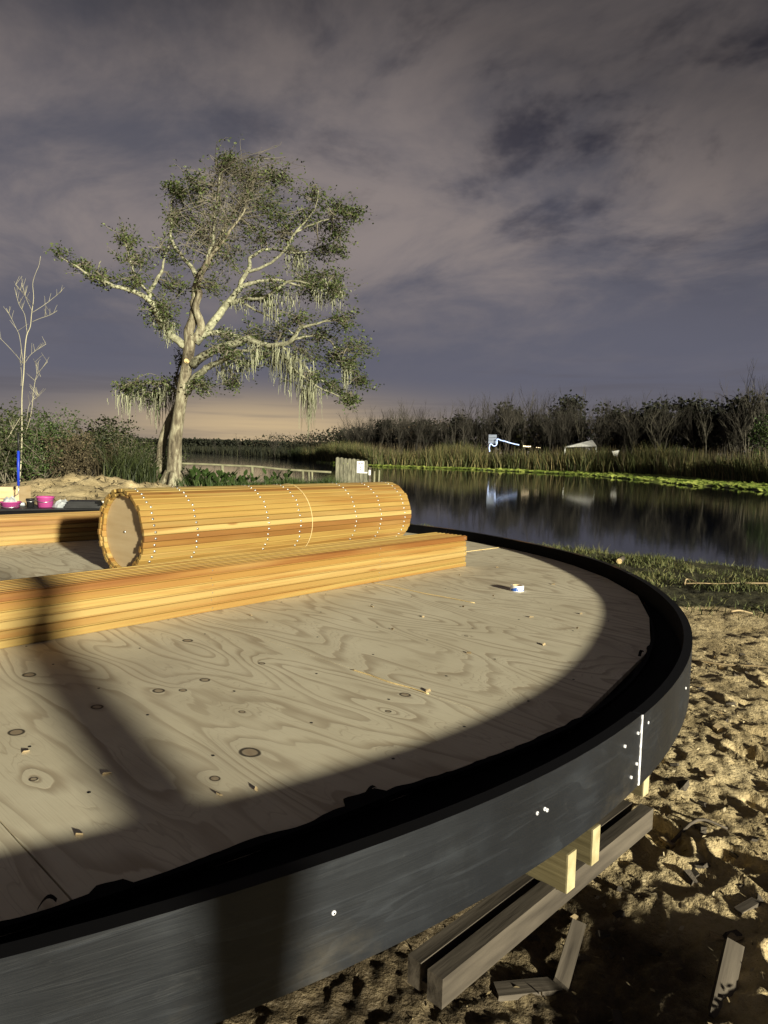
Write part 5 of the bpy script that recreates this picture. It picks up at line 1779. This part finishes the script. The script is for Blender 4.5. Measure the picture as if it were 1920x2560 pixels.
def lamp_string(label, pts, n, mat, r):
    P = spline(np.array(pts), 6)
    ls = thing('lamp_string', label, 'string lights', tuple(P[0]), 0, 'strings of lamps across the pond')
    off = P[0]
    build(Acc().tube(P - off, .012, 4, False), 'wire', M['blackplastic'], ls)
    me = bulb.copy()
    me.materials.append(mat)
    d = np.concatenate([[0], np.cumsum(np.linalg.norm(np.diff(P, axis=0), axis=1))])
    for s_ in np.linspace(0, d[-1], n):
        c = np.array([np.interp(s_, d, P[:, j]) for j in range(3)]) - off
        o = obj('bulb', me, None, ls, c + np.array([0, 0, -.03]))
        o.scale = (r, r, r)


lamp_string('cool white string of lamps looped over the small white board', [(12.15, 83, 1.80), (12.1, 83, 2.25), (12.25, 83, 2.62), (12.65, 83, 2.40), (12.95, 83, 2.60), (13.0, 83, 3.2), (13.4, 83, 3.08), (13.9, 83, 2.98), (14.6, 83, 2.78), (15.5, 83, 2.60)], 34, M['cool_lamp'], 1.25)
lamp_string('short string of warm lamps above the reeds', [(16.2, 83.5, 2.48), (16.6, 83.5, 2.44), (16.95, 83.5, 2.45)], 5, M['warm_lamp'], 1.5)
lamp_string('pair of faint warm lamps between the reeds and the canopy', [(17.7, 83.5, 2.36), (18.1, 83.5, 2.34)], 3, M['warm_lamp'], .9)
bd = thing('slatted_board', 'small white slatted board lit by the cool lamps', 'board', (12.5, 83.4, gz(12.5, 83.4)))
for k in range(3):
    build(Acc().box((0, 0, 3.02 + .36 * k), (.95, .05, .33)), 'slat', M['dimboard'], bd)
for sx in (-.42, .42):
    build(Acc().box((sx, .05, 1.85), (.07, .05, 4.1)), 'post', M['oldwood'], bd)
cp = thing('canopy', 'white canopy tent roof showing above the reeds across the pond', 'tent', (21.7, 79.2, gz(21.7, 79.2)), R_(-14))
V = [(-1.75, -1.3, 2.55), (1.65, -1.3, 2.75), (1.65, 1.3, 2.75), (-1.75, 1.3, 2.55), (-1.45, 0, 2.75), (1.2, 0, 3.45)]
A = Acc().add(V, [(0, 1, 5, 4), (2, 3, 4, 5)])
A.add(V, [(1, 2, 5), (3, 0, 4)])
build(A, 'roof', M['canvas'], cp)
for px_, py_, h_ in ((-1.7, -1.25, 2.46), (1.6, -1.25, 2.72), (1.6, 1.25, 2.72), (-1.7, 1.25, 2.46)):
    build(Acc().tube([(px_, py_, -.2), (px_, py_, h_)], [.03, .03], 6), 'leg', M['steel'], cp)
sg2 = thing('notice_board', 'small tilted white panel on a post at the end of the reeds', 'panel', (24.35, 75.3, gz(24.35, 75.3)))
build(Acc().add([(-.40, 0, 2.20), (.38, 0, 2.35), (.20, 0, 1.65), (-.25, 0, 1.80), (-.40, .03, 2.20), (.38, .03, 2.35), (.20, .03, 1.65), (-.25, .03, 1.80)],
                [(0, 3, 2, 1), (4, 5, 6, 7), (0, 1, 5, 4), (1, 2, 6, 5), (2, 3, 7, 6), (3, 0, 4, 7)]), 'board', M['canvas'], sg2)
build(Acc().box((0, .05, .95), (.06, .05, 2.3)), 'post', M['oldwood'], sg2)

# ------------------------------------------------------------------ debris on the ground by the deck
def plank(label, p, q, w, th, mat, roll=0.0, name='wood_offcut', cat='offcut', lift=(0, 0)):
    p, q = np.array(p, float), np.array(q, float)
    z0, z1 = gz(*p) + lift[0], gz(*q) + lift[1]
    a, b = Vector((p[0], p[1], z0)), Vector((q[0], q[1], z1))
    d = b - a
    o = build(Acc().prism([(0, -w / 2), (d.length, -w / 2 * .92), (d.length * .97, w / 2), (.012, w / 2 * .95)], -th * .35, th * .65), name, mat)
    o.location = a
    o.rotation_mode = 'QUATERNION'
    o.rotation_quaternion = d.to_track_quat('X', 'Z') @ Matrix.Rotation(roll, 3, 'X').to_quaternion()
    return tag(o, label, cat)


plank('short weathered offcut lying flat in the mud by the girder', (.33, 1.82), (.53, 1.89), .055, .016, M['oldwood'])
plank('narrow board leaning in the dark hollow under the deck edge', (.525, 1.87), (.64, 2.10), .045, .016, M['oldwood'], .3, lift=(.01, .02))
plank('broken board standing out of the mud beside a hole', (.872, 1.685), (1.005, 1.87), .050, .02, M['oldwood'], .5, lift=(-.02, .05))
plank('thin grey lath half buried in the mud', (.625, 1.63), (.648, 1.77), .028, .012, M['oldwood'], .2, lift=(.0, .01))
plank('pale splintered offcut among the bark on the sand', (1.22, 2.37), (1.33, 2.36), .035, .014, M['straw'])
plank('short chunk of split wood lying on the churned sand', (1.10, 2.05), (1.19, 2.10), .03, .018, M['oldwood'])


def stick(label, pts, r, mat):
    P = spline(np.array([(x, y, gz(x, y) + z) for x, y, z in pts]), 4)
    return tag(build(Acc().tube(P, np.linspace(r, r * .5, len(P)), 6), 'stick', mat, smooth=True), label, 'stick', 'sticks on the bank')


stick('long bleached stick lying across the grass near the water', [(3.30, 7.66, .05), (3.45, 7.60, .06), (3.62, 7.58, .05), (3.85, 7.56, .04)], .008, M['straw'])
stick('forked bleached stick end in the grass', [(3.30, 7.65, .05), (3.38, 7.78, .08), (3.46, 7.62, .05)], .011, M['straw'])
stick('short pale stick at the lower edge of the grass', [(3.12, 6.24, .035), (3.22, 6.28, .04), (3.34, 6.29, .03)], .010, M['straw'])
stick('bleached stick trailing away along the grass', [(3.98, 7.70, .05), (4.2, 7.68, .05), (4.5, 7.75, .04)], .012, M['straw'])
stick('thin root curling over the sand', [(2.15, 4.9, .01), (2.35, 4.75, .035), (2.6, 4.68, .02), (2.8, 4.5, .0)], .008, M['straw'])
stick('dark root curling over the sand by the deck', [(1.05, 2.45, .01), (1.2, 2.55, .03), (1.3, 2.52, .01)], .008, M['oldwood'])
lg = thing('cut_log', 'small orange cut log end lying on the grass behind the rim', 'log', (3.06, 9.10, gz(3.06, 9.1) + .04), R_(65))
build(Acc().tube([(0, 0, 0), (.35, 0, 0)], [.038, .038], 12), 'log', M['oldwood'], lg, smooth=True)
build(Acc().lathe([(0, .004), (.035, .002), (.037, -.004)], 14, axis='X'), 'cut_face', M['cord'], lg, loc=(-.003, 0, 0), rot=(0, math.pi, 0))

M['litter'] = leafy('dead_leaf', (0.05, 0.036, 0.018), (0.17, 0.13, 0.07), (0.50, 0.42, 0.27), 2.0, 0.8, 0.0)
rs = random.Random(21)
chunk = []
for k in range(4):
    r = np.random.default_rng(500 + k)
    A = Acc()
    ax = r.random((8, 3)) - .5
    A.box((0, 0, 0), (1, .55, .34))
    A.V[0] = A.V[0] + ax * .34
    chunk.append(A.mesh('bark_chunk'))
    chunk[-1].materials.append(M['straw'] if k == 3 else M['oldwood'])
spots = []
while len(spots) < 90:
    d = .9 + 4.2 * rs.random() ** 1.3
    a = R_(rs.uniform(8, 33))
    x, y = (1.2 + d) * math.sin(a), (1.2 + d) * math.cos(a)
    if math.hypot(x - CX, y - CY) < RAD - .35 or y > 5.4:
        continue
    spots.append((x, y))
for k, (x, y) in enumerate(spots):
    o = obj('bark_chunk', chunk[k % 4], None, None, (x, y, gz(x, y) + .004), (rs.uniform(-.4, .4), rs.uniform(-.4, .4), rs.uniform(0, 6.28)))
    s_ = rs.uniform(.018, .06)
    o.scale = (s_, s_, s_)
    tag(o, 'small dry chunk of bark on the churned sand', 'bark', 'bark chunks on the sand')
n = 2600
gx, gy = .1 + 2.9 * rf.random(n), 1.35 + 4.2 * rf.random(n) ** 1.4
k = np.hypot(gx - CX, gy - CY) > RAD - .5
gx, gy = gx[k], gy[k]
P = np.stack([gx, gy, ground_h(gx, gy) + .004], -1)
V, F = leaf_cards(P, .022, rf, .5, 0)
stuff('ground_litter', V, F, M['litter'])
n = 900
gx, gy = -11 + 6.5 * rf.random(n), 11 + 12 * rf.random(n)
P = np.stack([gx, gy, ground_h(gx, gy) + .01], -1)
V, F = leaf_cards(P, .16, rf, .3, 0)
stuff('ground_litter', V, F, M['drybrush'])

# ------------------------------------------------------------------ the bystander whose shadow crosses the deck
def person(x, y, rz, label):
    p = thing('person', label, 'person', (x, y, gz(x, y)), rz)
    me = bpy.data.meshes.new('body')
    J = [(0, 0, .98), (0, .01, 1.18), (0, 0, 1.40), (0, .02, 1.50), (0, .03, 1.62), (0, .03, 1.72),
         (.10, 0, .92), (.11, .02, .50), (.115, 0, .09), (.12, .14, .03), (-.10, 0, .92), (-.11, .02, .50), (-.115, 0, .09), (-.12, .14, .03),
         (.19, 0, 1.42), (.24, -.02, 1.14), (.25, .03, .90), (.25, .05, .80), (-.19, 0, 1.42), (-.24, -.02, 1.14), (-.25, .03, .90), (-.25, .05, .80)]
    E = [(0, 1), (1, 2), (2, 3), (3, 4), (4, 5), (0, 6), (6, 7), (7, 8), (8, 9), (0, 10), (10, 11), (11, 12), (12, 13), (2, 14), (14, 15), (15, 16), (16, 17), (2, 18), (18, 19), (19, 20), (20, 21)]
    rad = [(.15, .11), (.14, .10), (.16, .10), (.055, .055), (.085, .10), (.07, .085), (.085, .09), (.06, .06), (.045, .05), (.04, .03), (.085, .09), (.06, .06), (.045, .05), (.04, .03),
           (.06, .06), (.045, .045), (.035, .035), (.03, .035), (.06, .06), (.045, .045), (.035, .035), (.03, .035)]
    me.from_pydata(J, E, [])
    b = obj('body', me, M['clothes'], p)
    sk = b.modifiers.new('skin', 'SKIN')
    for v, (rx, ry) in zip(me.skin_vertices[0].data, rad):
        v.radius = (rx, ry)
    me.skin_vertices[0].data[0].use_root = True
    p.scale = (1.05, 1.05, 1.06)
    b.modifiers.new('sub', 'SUBSURF').levels = 1
    b.modifiers['sub'].render_levels = 2
    return p


M['clothes'] = simple('dark_work_clothes', (0.03, 0.03, 0.04), (0.06, 0.06, 0.075), 8, 0.85, 0.2)
person(1.11, -0.82, R_(-56), 'person in dark clothes standing behind the camera, out of the picture')
